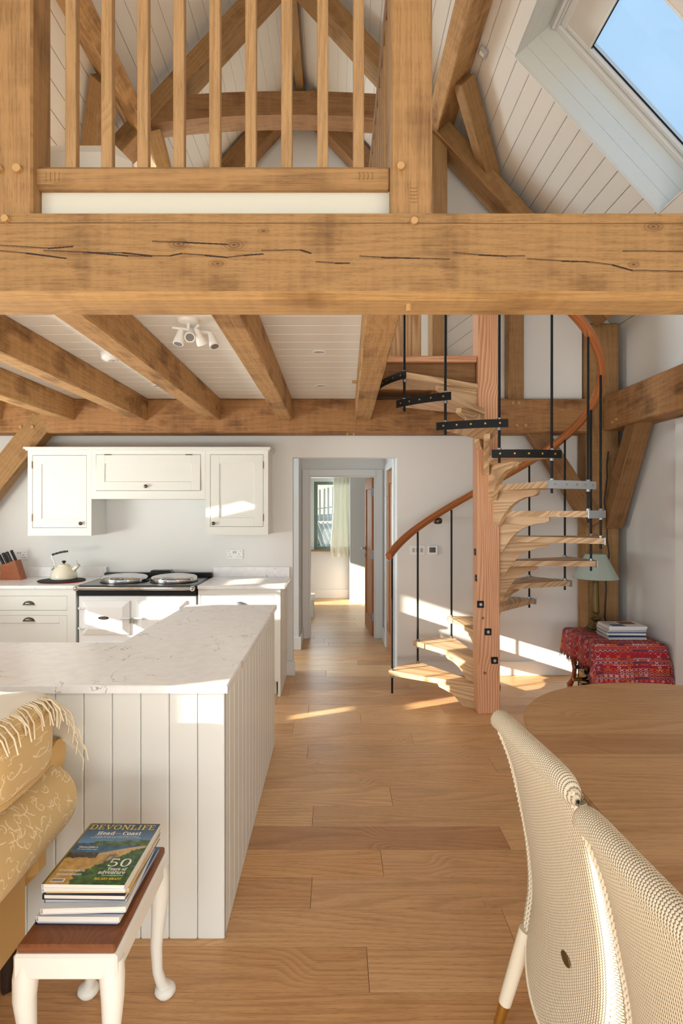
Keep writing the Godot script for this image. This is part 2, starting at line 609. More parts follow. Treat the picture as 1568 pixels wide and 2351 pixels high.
func materials() -> void:
	var oak := wood(11, 13, 3.0, 0.15, 0.22, Vector3(0.48, 0.40, 0.33), 0.20, 0.16)
	var oak2 := wood(23, 12, 5.0, 0.20, 0.24, Vector3(0.56, 0.46, 0.38), 0.06)
	var fir := wood(31, 24, 4.0, 0.45, 0.05, Vector3(0.62, 0.42, 0.32))
	var ash := wood(47, 8, 5.0, 0.50, 0.10, Vector3(0.62, 0.50, 0.38))
	var sc := Vector2(0.5, 2.0)
	mapped("oak", oak, Color(0.665, 0.51, 0.325), sc, 0.72)
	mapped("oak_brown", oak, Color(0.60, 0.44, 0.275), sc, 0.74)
	var aged := wood(57, 11, 3.2, 0.15, 0.26, Vector3(0.46, 0.38, 0.31), 0.30, 0.20)
	mapped("oak_aged", aged, Color(0.79, 0.615, 0.40), sc, 0.72)
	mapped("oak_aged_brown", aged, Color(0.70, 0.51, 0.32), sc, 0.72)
	mapped("oak_pale", oak, Color(0.83, 0.665, 0.44), sc, 0.7)
	mapped("oak_new", oak2, Color(0.70, 0.555, 0.375), sc, 0.62)
	mapped("beam_face", beam_front(oak), Color(0.64, 0.49, 0.305), Vector2(1, 1), 0.74)
	for k in 6:
		var t: Array = [[0.945, 0.76, 0.555], [0.90, 0.70, 0.49], [0.98, 0.80, 0.59], [0.925, 0.75, 0.555], [0.84, 0.645, 0.465], [0.96, 0.75, 0.52]][k]
		var m := mapped("floor%d" % k, oak2, Color(t[0], t[1], t[2]), sc, 0.36)
		m.metallic_specular = 0.42
	mapped("fir", fir, Color(0.95, 0.74, 0.58), sc, 0.55)
	mapped("rail_wood", fir, Color(0.79, 0.50, 0.28), Vector2(0.5, 4.0), 0.35)
	mapped("ash", ash, Color(0.92, 0.79, 0.63), sc, 0.55)
	mapped("tabletop", oak2, Color(0.80, 0.64, 0.46), sc, 0.40)
	mapped("tabletop_dark", oak2, Color(0.74, 0.57, 0.40), sc, 0.40)
	mapped("door_oak", oak2, Color(0.80, 0.53, 0.32), sc, 0.5)
	mapped("stool_wood", oak2, Color(0.56, 0.34, 0.19), Vector2(0.8, 3.0), 0.5)
	mapped("red_wood", fir, Color(0.66, 0.30, 0.10), sc, 0.25)
	mapped("block_wood", oak2, Color(0.68, 0.38, 0.20), Vector2(0.8, 3.0), 0.5)
	flat("dark_wood", Color(0.16, 0.09, 0.06), 0.4)
	flat("plaster", Color(0.91, 0.91, 0.905), 0.95)
	flat("board_white", Color(0.90, 0.885, 0.86), 0.7)
	flat("ceiling_white", Color(0.94, 0.94, 0.93), 0.7)
	flat("joinery", Color(0.905, 0.91, 0.895), 0.5)
	flat("gloss_white", Color(0.92, 0.92, 0.915), 0.35)
	flat("fascia_paint", Color(0.80, 0.785, 0.73), 0.7)
	flat("groove", Color(0.62, 0.54, 0.45), 0.9)
	var qz := mapped("quartz", quartz(), Color(1, 1, 1), Vector2(0.9, 0.9), 0.22)
	qz.metallic_specular = 0.5
	flat("enamel", Color(0.95, 0.955, 0.96), 0.12)
	flat("chrome", Color(0.80, 0.80, 0.80), 0.05, 1.0)
	flat("steel", Color(0.62, 0.64, 0.66), 0.38, 1.0)
	flat("zinc", Color(0.66, 0.70, 0.74), 0.42, 0.8)
	flat("black_steel", Color(0.085, 0.095, 0.105), 0.42, 0.6)
	flat("black", Color(0.045, 0.045, 0.05), 0.35)
	flat("rubber", Color(0.07, 0.07, 0.075), 0.7)
	flat("brass", Color(0.78, 0.60, 0.30), 0.35, 0.9)
	flat("old_brass", Color(0.42, 0.34, 0.20), 0.42, 0.75)
	flat("pewter", Color(0.40, 0.37, 0.33), 0.3, 0.9)
	flat("cream", Color(0.93, 0.91, 0.83), 0.18)
	flat("red", Color(0.70, 0.07, 0.12), 0.8)
	flat("plastic", Color(0.95, 0.95, 0.95), 0.35)
	flat("grey_plastic", Color(0.72, 0.72, 0.73), 0.4)
	flat("hole", Color(0.10, 0.10, 0.11), 0.6)
	flat("screen", Color(0.16, 0.19, 0.18), 0.2)
	var sh := flat("shade", Color(0.69, 0.75, 0.71), 0.9)
	sh.backlight_enabled = true
	sh.backlight = Color(0.25, 0.30, 0.28)
	var cu := flat("curtain", Color(0.95, 0.935, 0.87), 0.9)
	cu.backlight_enabled = true
	cu.backlight = Color(0.35, 0.34, 0.30)
	flat("sage", Color(0.44, 0.49, 0.45), 0.5)
	var fl := mapped("floral", floral(), Color(1, 1, 1), Vector2(2.1, 2.1), 0.9)
	fl.rim_enabled = true
	fl.rim = 0.3
	flat("mustard", Color(0.80, 0.65, 0.42), 0.9)
	flat("throw", Color(0.94, 0.92, 0.87), 0.95)
	flat("fringe", Color(0.93, 0.87, 0.76), 0.95)
	var wv := weave()
	var lm := mapped("loom", wv[0], Color(1, 0.985, 0.95), Vector2(9.0, 9.0), 0.7)
	lm.heightmap_enabled = true
	lm.heightmap_texture = wv[1]
	lm.heightmap_scale = 0.15
	flat("rug_fringe", Color(0.52, 0.28, 0.24), 0.95)
	flat("braid", Color(0.91, 0.86, 0.77), 0.75)
	flat("pad", Color(0.86, 0.89, 0.93), 0.9)
	mapped("kilim", kilim(), Color(1, 1, 1), Vector2(1, 1), 0.95)
	mapped("cover", cover_art(), Color(1, 1, 1), Vector2(1, 1), 0.22)
	flat("paper", Color(0.90, 0.89, 0.86), 0.6)
	flat("paper_grey", Color(0.74, 0.74, 0.75), 0.5)
	flat("paper_blue", Color(0.30, 0.42, 0.58), 0.4)
	flat("paper_navy", Color(0.10, 0.16, 0.30), 0.4)
	flat("paper_yellow", Color(0.92, 0.70, 0.08), 0.4)
	flat("paper_white", Color(0.93, 0.93, 0.94), 0.35)
	flat("ink_yellow", Color(0.95, 0.83, 0.20), 0.5)
	flat("ink_white", Color(0.97, 0.97, 0.95), 0.5)
	flat("ink_black", Color(0.08, 0.08, 0.08), 0.5)
	flat("white_paint", Color(0.93, 0.93, 0.91), 0.45)
	flat("bottle_glass", Color(0.03, 0.06, 0.035), 0.08)
	flat("foil", Color(0.25, 0.28, 0.34), 0.4, 0.4)
	flat("gold_foil", Color(0.55, 0.44, 0.20), 0.4, 0.5)
	flat("ground", Color(0.50, 0.49, 0.42), 1.0)
	flat("bank", Color(0.74, 0.73, 0.66), 1.0)
	flat("picket", Color(0.42, 0.42, 0.40), 0.9)
	flat("leaf", Color(0.24, 0.36, 0.14), 0.8)
	flat("twig", Color(0.34, 0.31, 0.28), 0.9)
	var gl := flat("glass", Color(0.80, 0.88, 0.92, 0.10), 0.03)
	gl.transparency = BaseMaterial3D.TRANSPARENCY_ALPHA
	gl.metallic_specular = 0.3


# ------------------------------------------------------------------ set up
func _ready() -> void:
	rng.seed = 2024
	var cam := Camera3D.new()
	cam.name = "camera"
	cam.position = Vector3(0, 1.495, 0)
	cam.projection = Camera3D.PROJECTION_FRUSTUM
	cam.keep_aspect = Camera3D.KEEP_HEIGHT
	cam.near = 0.05
	cam.far = 300.0
	cam.size = 2351.0 / FOC * cam.near
	cam.frustum_offset = Vector2(14.0, -7.5) / FOC * cam.near
	add_child(cam)
	cam.current = true

	var env := Environment.new()
	env.background_mode = Environment.BG_SKY
	var sky := Sky.new()
	var sm := ProceduralSkyMaterial.new()
	sm.sky_top_color = Color(0.57, 0.76, 0.92)
	sm.sky_horizon_color = Color(0.86, 0.93, 1.0)
	sm.sky_curve = 0.16
	sm.ground_bottom_color = Color(0.52, 0.50, 0.44)
	sm.ground_horizon_color = Color(0.80, 0.82, 0.80)
	sm.sky_cover = clouds()
	sm.sky_cover_modulate = Color(1, 1, 1, 0.5)
	sm.energy_multiplier = 1.0
	sky.sky_material = sm
	env.sky = sky
	env.background_energy_multiplier = 1.3
	env.tonemap_mode = Environment.TONE_MAPPER_LINEAR
	env.tonemap_exposure = 0.94
	env.sdfgi_enabled = true
	env.ssao_enabled = true
	env.ssil_enabled = true
	var we := WorldEnvironment.new()
	we.name = "sky"
	we.environment = env
	add_child(we)

	var sun := DirectionalLight3D.new()
	sun.name = "sun"
	sun.light_energy = 5.0
	sun.light_color = Color(1.0, 0.95, 0.86)
	sun.light_angular_distance = 0.6
	sun.shadow_enabled = true
	sun.sky_mode = DirectionalLight3D.SKY_MODE_LIGHT_ONLY
	add_child(sun)
	sun.look_at_from_position(Vector3.ZERO, Vector3(1.0, -0.32, -0.45))

	# daylight of the tall glazing behind the camera and of the garden doors on the left
	daylight("gable_window_light", Vector3(-0.4, 1.1, 2.45), Vector3(0, 0.10, -1), Vector2(5.4, 1.9), 1.6)
	daylight("terrace_bounce_light", Vector3(-0.4, 0.45, 2.40), Vector3(0, 0.75, -1), Vector2(5.4, 0.7), 13.0, Color(1.0, 0.99, 0.95))
	daylight("gable_upper_window_light", Vector3(-0.4, 3.9, 2.45), Vector3(0, 0, -1), Vector2(3.2, 2.4), 1.0)
	daylight("garden_door_light", Vector3(-3.2, 1.1, 1.55), Vector3(1, 0.1, 0), Vector2(1.8, 2.0), 8.0)
	daylight("kitchen_window_light", Vector3(-3.22, 1.45, -3.3), Vector3(1, 0.1, 0), Vector2(1.4, 0.95), 1.6)
	daylight("kitchen_sill_bounce_light", Vector3(-3.20, 1.05, -3.3), Vector3(1, 1.3, 0), Vector2(1.4, 0.4), 4.5, Color(1.0, 0.99, 0.95))
	daylight("roof_window_light", Vector3(-2.42, 4.05, -5.8), Vector3(0.737, -0.676, 0), Vector2(0.85, 1.1), 9.0)
	daylight("far_window_light", Vector3(-0.1, 1.38, -9.84), Vector3(0, 0, 1), Vector2(0.7, 1.05), 1.2)
	daylight("far_side_window_light", Vector3(-3.22, 1.3, -7.8), Vector3(1, 0, 0), Vector2(0.8, 1.1), 1.5)
	daylight("side_room_window_light", Vector3(-3.22, 1.4, -6.0), Vector3(1, 0, 0), Vector2(0.8, 1.0), 5.0)

	materials()
	shell()
	floor_planks()
	roof_boards()
	skylight()
	frame()
	stair()
	kitchen()
	passage()
	dining()
	lounge()
	side_table()
	fittings()
	outside()


func daylight(called: String, at: Vector3, towards: Vector3, size: Vector2, energy: float, tint := Color(0.91, 0.975, 1.0)) -> void:
	var l := AreaLight3D.new()
	l.name = called
	l.area_size = size
	l.light_energy = energy
	l.light_color = tint
	l.shadow_enabled = true
	add_child(l)
	l.look_at_from_position(at, at + towards)


# thin streaks of high cloud over the whole sky
func clouds() -> ImageTexture:
	var n := noise_bytes(91, 0.02, 128, 128, 512, 256, 5)
	var by := PackedByteArray()
	by.resize(512 * 256 * 4)
	for i in 512 * 256:
		var a := clampf((n[i] - 110.0) / 90.0, 0, 1)
		by[i * 4] = 255
		by[i * 4 + 1] = 255
		by[i * 4 + 2] = 255
		by[i * 4 + 3] = int(a * 90.0)
	return ImageTexture.create_from_image(Image.create_from_data(512, 256, false, Image.FORMAT_RGBA8, by))


# ------------------------------------------------------------------ setting
func shell() -> void:
	var along := Basis(Vector3(0, 0, -1), Vector3.UP, Vector3.RIGHT)
	var st := mb()
	slab(st, DN - 0.1, DG + 0.1, -0.1, func(_a): return 3.12, [], Transform3D(along, Vector3(XR, 0, 0)), 0.3)
	struct("wall_right", st, M.plaster)

	# left wall: a thin screen with windows between its timbers
	var holes := [
		rect(-2.5, -1.62, 0.1, 2.1), rect(-1.55, -0.92, 0.1, 1.75),
		rect(-0.515, -0.465, 0.5, 2.0),
		rect(0.66, 0.80, 1.47, 1.84),
		rect(2.84, 2.94, 0.96, 1.10), rect(2.60, 2.80, 1.24, 1.70),
		[Vector2(2.82, 1.38), Vector2(3.2, 1.38), Vector2(3.2, 1.76), Vector2(3.56, 1.76), Vector2(3.56, 1.97), Vector2(2.82, 1.97)],
		rect(3.78, 4.10, 1.015, 1.12),
		[Vector2(3.90, 1.18), Vector2(3.90, 1.37), Vector2(3.41, 1.73), Vector2(3.41, 1.55)],
		rect(3.62, 4.0, 1.66, 1.745),
		[Vector2(4.00, 2.13), Vector2(4.00, 2.20), Vector2(3.76, 2.50), Vector2(3.76, 2.43)],
		rect(7.42, 8.15, 0.7, 1.78), rect(5.6, 6.4, 0.9, 1.9),
	]
	st = mb()
	slab(st, DN - 0.1, 9.95, -0.1, func(_a): return 3.12, holes, Transform3D(along, Vector3(XL - 0.02, 0, 0)), 0.02)
	struct("wall_left", st, M.plaster)

	# back wall, with the opening to the passage
	var across := Basis(Vector3.RIGHT, Vector3.UP, Vector3(0, 0, -1))
	st = mb()
	slab(st, XL, XR, -0.1, func(_a): return 2.6, [rect(-0.384, 0.556, -0.2, 1.957)], Transform3D(across, Vector3(0, 0, -DB)), 0.12)
	struct("wall_back", st, M.plaster)
	st = mb()
	slab(st, 0.935, 2.16, 2.436, func(a): return roof_y(a), [], Transform3D(across, Vector3(0, 0, -5.19)), 0.2)
	slab(st, 2.16, XR, 2.60, func(a): return roof_y(a), [], Transform3D(across, Vector3(0, 0, -5.32)), 0.1)
	struct("wall_upper", st, M.plaster)
	st = mb()
	slab(st, XL, XR, 2.4, func(a): return roof_y(a) + 0.02, [], Transform3D(across, Vector3(0, 0, -DG)), 0.2, [RX])
	struct("wall_gable", st, M.plaster)

	# glazed gable behind the camera
	var wf := root_structure("window_1")
	for x in [-3.2, -1.85, -0.45, 0.95, 2.42]:
		st = mb()
		ext(st, x - 0.09, x + 0.09, 0, roof_y(x) - 0.05, DN - 0.18, DN, 0.01)
		put("mullion", st, M.oak, wf)
	st = mb()
	ext(st, XL, XR, 2.25, 2.45, DN - 0.17, DN - 0.01, 0.01)
	put("transom", st, M.oak, wf)
	st = mb()
	ext(st, XL, XR, 0.0, 0.12, DN - 0.17, DN - 0.01, 0.01)
	put("sill", st, M.oak, wf)

	# roof decks behind the boards
	for s in [1.0, -1.0]:
		st = mb()
		var t := Transform3D(Basis(Vector3(0, 0, -1), Vector3(s * CS, -SN, 0), Vector3(s * SN, CS, 0)), Vector3(RX + s * SN * 0.02, RY + CS * 0.02, 0))
		var deck := roof_holes(s)
		if s > 0:
			deck = [rect(2.952, 3.993, 2.344, 3.798)]
		slab(st, DN - 0.3, DG + 0.2, -0.1, func(_a): return 4.75, deck, t, 0.31)
		struct("roof_right" if s > 0 else "roof_left", st, M.groove)

	# loft floor over the kitchen and the passage
	st = mb()
	ext(st, XL, 0.115, 2.455, 2.59, 1.93, 5.33)
	ext(st, 0.115, 1.03, 2.50, 2.56, 4.42, 5.33)
	ext(st, XL, XR, 2.455, 2.59, 5.45, DG)
	struct("floor_loft", st, M.floor0)
	var ce := root_structure("ceiling")
	var d := 1.99
	var k := 0
	while d < 5.3:
		st = mb()
		ext(st, XL, 0.20, 2.434, 2.452, d, minf(d + 0.147, 5.33), 0.003)
		put("plank", st, M.ceiling_white, ce)
		d += 0.15
		k += 1
	# fascia of the loft floor, under the balustrade
	st = mb()
	ext(st, -0.946, 0.175, 2.41, 2.53, 1.905, 1.925, 0.002)
	struct("trim_1", st, M.fascia_paint)
	st = mb()
	ext(st, 0.70, 2.30, 0, 0.125, 5.308, 5.33, 0.004)
	struct("baseboard_back", st, M.gloss_white)
	st = mb()
	ext(st, -0.44, -0.362, 0, 0.13, 5.30, 5.33, 0.004)
	struct("baseboard_left", st, M.gloss_white)
	st = mb()
	ext(st, 2.508, XR, 0, 0.125, DN, 5.2, 0.004)
	struct("baseboard_right", st, M.gloss_white)
	# white casing of the window on the right wall
	st = mb()
	ext(st, 2.47, XR, 0.13, 2.15, 3.3, 4.31, 0.006)
	struct("trim_2", st, M.gloss_white)


func floor_planks() -> void:
	var fl := root_structure("floor")
	var st := mb()
	ext(st, XL, XR, -0.12, -0.02, DN, 10.0)
	put("subfloor", st, M.dark_wood, fl)
	var joints := {1: [0.106], 2: [0.62], 3: [-0.094], 4: [0.197], 5: [0.77], 6: [-0.11], 7: [0.29], 8: [-0.5, 1.3], 9: [0.92], 10: [-0.17], 11: [0.5], 13: [0.18], 14: [-0.2, 0.8]}
	var n := -23
	while n < 43:
		var d0 := 1.832 + 0.1915 * n
		var lo := XL
		var hi := XR
		if d0 > 5.45 and d0 < 6.9:
			lo = -1.2
			hi = 0.6
		elif d0 >= 6.9:
			lo = -3.25
			hi = 1.4
		var xs := [lo]
		if joints.has(n + 1):
			for x in joints[n + 1]:
				xs.append(x)
			xs.push_back(xs[-1] + 1.55)
			xs.push_front(xs[1] - 1.75)
		else:
			var x := lo + rng.randf_range(0.4, 1.7)
			while x < hi - 0.3:
				xs.append(x)
				x += rng.randf_range(1.3, 1.9)
		var clean := [lo]
		for x in xs:
			if x > lo + 0.25 and x < hi - 0.25:
				clean.append(x)
		clean.append(hi)
		for i in clean.size() - 1:
			st = mb()
			ext(st, clean[i] + 0.0006, clean[i + 1] - 0.0006, -0.02, 0.0, d0 + 0.0005, d0 + 0.1910, 0.0012, ruv(), 0)
			var which: int = 4 if n == 4 and i == 1 else [0, 1, 2, 3, 5, 0, 2, 3][rng.randi_range(0, 7)]
			put("plank", st, M["floor%d" % which], fl)
		n += 1


func rpos(s: float, t: float, w: float, d: float) -> Vector3:
	return Vector3(RX + s * (t * CS + w * SN), RY - t * SN + w * CS, -d)


# box along the roof slope: t down the slope, w outwards, d along the ridge
func rbx(st: SurfaceTool, s: float, t0: float, t1: float, w0: float, w1: float, d0: float, d1: float, b := 0.0, uo := Vector2.ZERO) -> void:
	var x := Vector3(s * CS, -SN, 0)
	var y := Vector3(s * SN, CS, 0)
	bx(st, rpos(s, (t0 + t1) / 2, (w0 + w1) / 2, (d0 + d1) / 2), Vector3(absf(t1 - t0), absf(w1 - w0), absf(d1 - d0)), Basis(x, y, x.cross(y)), b, uo)


# roof windows as (d, t) rectangles
func roof_holes(s: float) -> Array:
	return [rect(2.97, 3.975, 2.362, 3.78)] if s > 0 else [rect(3.72, 3.99, 3.25, 3.78), rect(5.35, 6.25, 2.362, 3.5)]


func roof_boards() -> void:
	for s in [1.0, -1.0]:
		var root := root_structure("ceiling_right" if s > 0 else "ceiling_left")
		var t := 0.1045 - 0.1265
		while t < 4.33:
			var a := maxf(t + 0.0016, 0.0)
			var b := t + 0.1265 - 0.0016
			var pieces := [[a, b, DN, DG]]
			for h in roof_holes(s):
				var left := []
				var d0: float = h[0].x
				var d1: float = h[1].x
				var t0: float = h[0].y
				var t1: float = h[2].y
				for p in pieces:
					if p[2] > d1 or p[3] < d0 or b < t0 or a > t1:
						left.append(p)
						continue
					left.append([a, b, p[2], d0])
					left.append([a, b, d1, p[3]])
					if a < t0:
						left.append([a, t0, d0, d1])
					if b > t1:
						left.append([t1, b, d0, d1])
				pieces = left
			for p in pieces:
				var st := mb()
				rbx(st, s, p[0], p[1], 0.0, 0.018, p[2], p[3], 0.003)
				put("plank", st, M.board_white, root)
			t += 0.1265


func skylight() -> void:
	var root := root_structure("window_2")
	var ws := [0.0, 0.105, 0.21, 0.318]
	var st: SurfaceTool
	for k in 3:
		var a: float = ws[k] + 0.0008
		var b: float = ws[k + 1] - 0.0008
		st = mb()
		rbx(st, 1, 2.362, 3.78, a, b, 3.975, 3.993, 0.001)
		put("lining_board", st, M.joinery, root)
		st = mb()
		rbx(st, 1, 2.362, 3.78, a, b, 2.952, 2.97, 0.001)
		put("lining_board", st, M.joinery, root)
		st = mb()
		rbx(st, 1, 2.344, 2.362, a, b, 2.952, 3.993, 0.001)
		put("lining_board", st, M.joinery, root)
		st = mb()
		rbx(st, 1, 3.78, 3.798, a, b, 2.952, 3.993, 0.001)
		put("lining_board", st, M.joinery, root)
	# slim bead round the opening
	for e in [[2.352, 3.79, 3.975, 3.984], [2.352, 3.79, 2.961, 2.97], [2.352, 2.362, 2.97, 3.975], [3.78, 3.79, 2.97, 3.975]]:
		st = mb()
		rbx(st, 1, e[0], e[1], -0.006, 0.0, e[2], e[3], 0.002)
		put("bead", st, M.joinery, root)
	# fixed frame, sash, glass, blind
	for e in [[2.344, 2.42, 2.952, 3.994], [3.73, 3.80, 2.952, 3.994], [2.42, 3.73, 3.935, 3.994], [2.42, 3.73, 2.952, 3.01]]:
		st = mb()
		rbx(st, 1, e[0], e[1], 0.318, 0.40, e[2], e[3], 0.004)
		put("window_frame", st, M.gloss_white, root)
	for e in [[2.42, 2.47, 3.01, 3.935], [3.68, 3.73, 3.01, 3.935], [2.47, 3.68, 3.895, 3.93], [2.47, 3.68, 3.015, 3.05]]:
		st = mb()
		rbx(st, 1, e[0], e[1], 0.335, 0.40, e[2], e[3], 0.006)
		put("sash", st, M.gloss_white, root)
	for e in [[2.47, 3.68, 3.888, 3.895], [2.47, 3.68, 3.05, 3.056], [3.674, 3.68, 3.056, 3.888]]:
		st = mb()
		rbx(st, 1, e[0], e[1], 0.358, 0.366, e[2], e[3])
		put("gasket", st, M.rubber, root)
	st = mb()
	rbx(st, 1, 2.45, 2.68, 0.338, 0.348, 3.02, 3.90, 0.002)
	put("blind", st, M.board_white, root)
	st = mb()
	rbx(st, 1, 2.672, 2.688, 0.332, 0.352, 3.02, 3.90, 0.002)
	put("blind_bar", st, M.gloss_white, root)
	st = mb()
	rbx(st, 1, 2.688, 2.694, 0.345, 0.352, 3.05, 3.895)
	put("gasket", st, M.rubber, root)
	st = mb()
	tube(st, [rpos(1, 2.40, 0.30, 3.0), rpos(1, 2.40, 0.30, 3.95)], 0.013, 12)
	put("opening_bar", st, M.gloss_white, root)
	st = mb()
	rbx(st, 1, 2.47, 3.68, 0.372, 0.378, 3.05, 3.895)
	put("pane", st, M.glass, root)


# ------------------------------------------------------------------ oak frame
func peg(at: Vector3, out: Vector3, parent: Node, r := 0.011, long := 0.014) -> void:
	var st := mb()
	tube(st, [at - out * 0.01, at + out * long], r, 9)
	put("peg", st, M.oak_pale, parent)


func frame() -> void:
	var st := mb()
	# great cross beam
	var beam := thing("cross_beam", "great sawn oak cross beam with long cracks spanning the room under the loft balustrade", "beam")
	var prof := [Vector2(1.82, 2.402), Vector2(2.0, 2.402), Vector2(2.0, 2.15), Vector2(1.864, 2.15), Vector2(1.82, 2.164)]
	var v := 0.0
	for i in 4:
		var a: Vector2 = prof[i]
		var b: Vector2 = prof[i + 1]
		var w := a.distance_to(b)
		var o := Vector3(0, [1.0, 0.0, -1.0, -1.0][i], [0.0, -1.0, 0.0, 0.3][i])
		quad(st, V(XL, a.y, a.x), V(XR, a.y, a.x), V(XR, b.y, b.x), V(XL, b.y, b.x), o, Vector2(XL, v), Vector2(XR, v), Vector2(XR, v + w), Vector2(XL, v + w))
		v += w
	var bo := put("timber", st, M.oak_pale, beam)
	bo.set_meta("label", "paler smooth underside of the beam")
	st = mb()
	var pu := func(x): return ((x * 1360.0 / 1.82 + 770.0) + 60.0) / 1690.0
	quad(st, V(XL, 2.402, 1.82), V(XR, 2.402, 1.82), V(XR, 2.164, 1.82), V(XL, 2.164, 1.82), Vector3(0, 0, 1), Vector2(pu.call(XL), 0), Vector2(pu.call(XR), 0), Vector2(pu.call(XR), 0.5), Vector2(pu.call(XL), 0.5))
	put("sawn_face", st, M.beam_face, beam)
	peg(V(0.241, 2.375, 1.82), Vector3(0, 0, 1), beam)
	peg(V(-1.01, 2.382, 1.82), Vector3(0, 0, 1), beam)
	peg(V(0.235, 2.15, 1.90), Vector3(0, -1, 0), beam, 0.009, 0.022)

	# posts over the beam
	var p1 := thing("oak_post", "thick oak post with two pegs left of the loft balusters", "post")
	st = mb()
	ext(st, -1.17, -0.947, 2.395, 5.2, 1.85, 1.975, 0.007, ruv())
	put("timber", st, M.oak, p1)
	peg(V(-0.99, 2.553, 1.85), Vector3(0, 0, 1), p1, 0.013)
	peg(V(-1.05, 2.553, 1.85), Vector3(0, 0, 1), p1, 0.013)
	var p2 := thing("oak_post", "oak post with one peg at the right end of the loft balusters", "post")
	st = mb()
	ext(st, 0.173, 0.303, 2.395, 5.4, 1.85, 1.985, 0.006, ruv())
	put("timber", st, M.oak, p2)
	peg(V(0.203, 2.56, 1.85), Vector3(0, 0, 1), p2, 0.012)
	for k in 5:
		st = mb()
		var cut := []
		for q in 5:
			var f := lerpf(-0.8, 0.8, q / 4.0)
			cut.append(V(0.244 + 0.017 * sin(f), 2.502 - 0.011 * k - 0.006 * cos(f), 1.8495))
		tube(st, cut, 0.0011, 4)
		put("carved_mark", st, M.oak_brown, p2)

	# balustrade along the loft edge
	var bal := thing("loft_balustrade", "oak balustrade of nine square balusters along the loft edge over the kitchen", "balustrade")
	st = mb()
	ext(st, -0.96, 0.18, 2.511, 2.584, 1.877, 1.952, 0.012, ruv())
	put("bottom_rail", st, M.oak, bal)
	st = mb()
	ext(st, -0.96, 0.18, 3.50, 3.57, 1.877, 1.952, 0.012, ruv())
	put("top_rail", st, M.oak, bal)
	for k in 9:
		st = mb()
		var x := (162.5 + 82.6 * k - 770.0) * 1.9 / FOC
		ext(st, x - 0.0175, x + 0.0175, 2.58, 3.51, 1.897, 1.927, 0.002, ruv())
		put("baluster", st, M.oak_new, bal)
	for k in 4:
		st = mb()
		tube(st, [V(-0.916 + 0.0135 * k, 2.532, 1.8768), V(-0.916 + 0.0135 * k, 2.562, 1.8768)], 0.0011, 4)
		put("carved_mark", st, M.oak_brown, bal)
		st = mb()
		tube(st, [V(0.075 + 0.0135 * k, 2.537, 1.8768), V(0.078 + 0.0135 * k, 2.55, 1.8768), V(0.075 + 0.0135 * k, 2.562, 1.8768)], 0.0011, 4)
		put("carved_mark", st, M.oak_brown, bal)
	var ret := thing("stairwell_balustrade", "oak balustrade running back beside the stairwell behind the right hand oak post", "balustrade")
	st = mb()
	ext(st, 0.20, 0.245, 3.49, 3.55, 2.0, 3.62, 0.006, ruv())
	put("top_rail", st, M.oak_brown, ret)
	st = mb()
	ext(st, 0.195, 0.25, 2.58, 2.65, 2.0, 3.62, 0.006, ruv())
	put("bottom_rail", st, M.oak, ret)
	for k in 12:
		st = mb()
		ext(st, 0.205, 0.24, 2.64, 3.5, 2.16 + 0.13 * k, 2.19 + 0.13 * k, 0.002, ruv())
		put("baluster", st, M.oak_new, ret)

	# joists under the loft
	var jx := [-2.90, -2.28, -1.657, -1.04, -0.4276]
	var jl := ["leftmost oak ceiling joist against the left wall", "oak ceiling joist above the left end of the wall cabinets", "oak ceiling joist passing left of the smoke alarm above the hood cupboard", "oak ceiling joist between the smoke alarm and the spotlight cluster", "oak ceiling joist between the spotlights and the small round downlight"]
	for k in 5:
		st = mb()
		ext(st, jx[k] - 0.06, jx[k] + 0.06, 2.249, 2.434, 1.99, 5.06, 0.007, ruv())
		var o := put("ceiling_joist", st, M.oak_aged)
		tag(o, jl[k], "joist", "oak joists under the loft")
	var tr := thing("trimmer_joist", "oak trimmer joist tapering beside the opening of the spiral stair", "joist", Vector3.ZERO, "oak joists under the loft")
	st = mb()
	timber(st, V(0.180, 2.342, 1.99), V(0.235, 2.342, 5.06), 0.135, 0.186)
	put("timber", st, M.oak_aged, tr)
	peg(V(0.14, 2.33, 3.9), Vector3(-1, 0, 0), tr, 0.01, 0.03)

	var bb := thing("wall_beam", "dark oak beam along the back wall carrying the joists above the wall cabinets", "beam")
	st = mb()
	ext(st, XL, 2.17, 2.145, 2.434, 5.05, 5.29, 0.012, ruv())
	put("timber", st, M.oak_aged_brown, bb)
	for p in [[1.545, 2.205], [1.62, 2.205], [1.51, 2.395], [1.56, 2.395], [-2.68, 2.19], [-2.58, 2.19]]:
		peg(V(p[0], p[1], 5.05), Vector3(0, 0, 1), bb, 0.014)
	for p in [0.105, 0.16]:
		peg(V(p, 2.147, 5.1), Vector3(0, -1, 0), bb, 0.01, 0.02)

	st = mb()
	ext(st, 2.170, 2.455, 0, 3.1, 5.12, 5.315, 0.012, ruv())
	var cp := thing("corner_post", "tall oak corner post with a long crack behind the green lamp", "post")
	put("timber", st, M.oak, cp)
	st = mb()
	var crack := []
	var cy := 0.45
	while cy < 2.1:
		crack.append(V(2.345 + 0.014 * sin(cy * 7.0) + 0.008 * sin(cy * 19.0), cy, 5.12))
		cy += 0.11
	tube(st, crack, 0.007, 4)
	put("crack", st, M.dark_wood, cp)
	st = mb()
	ext(st, 1.478, 1.612, 2.43, roof_y(1.56) - 0.1, 5.06, 5.18, 0.008, ruv())
	tag(put("wall_stud", st, M.oak), "upright oak stud above the back beam right of the stair newel", "stud")
	st = mb()
	ext(st, 0.80, 0.93, 2.43, roof_y(0.9) - 0.2, 4.92, 5.13, 0.006, ruv())
	tag(put("loft_post", st, M.oak_new), "slim oak post at the back of the stairwell against the white infill wall", "post")
	var wp := thing("wall_plate", "oak wall plate running towards the camera along the right wall", "beam")
	st = mb()
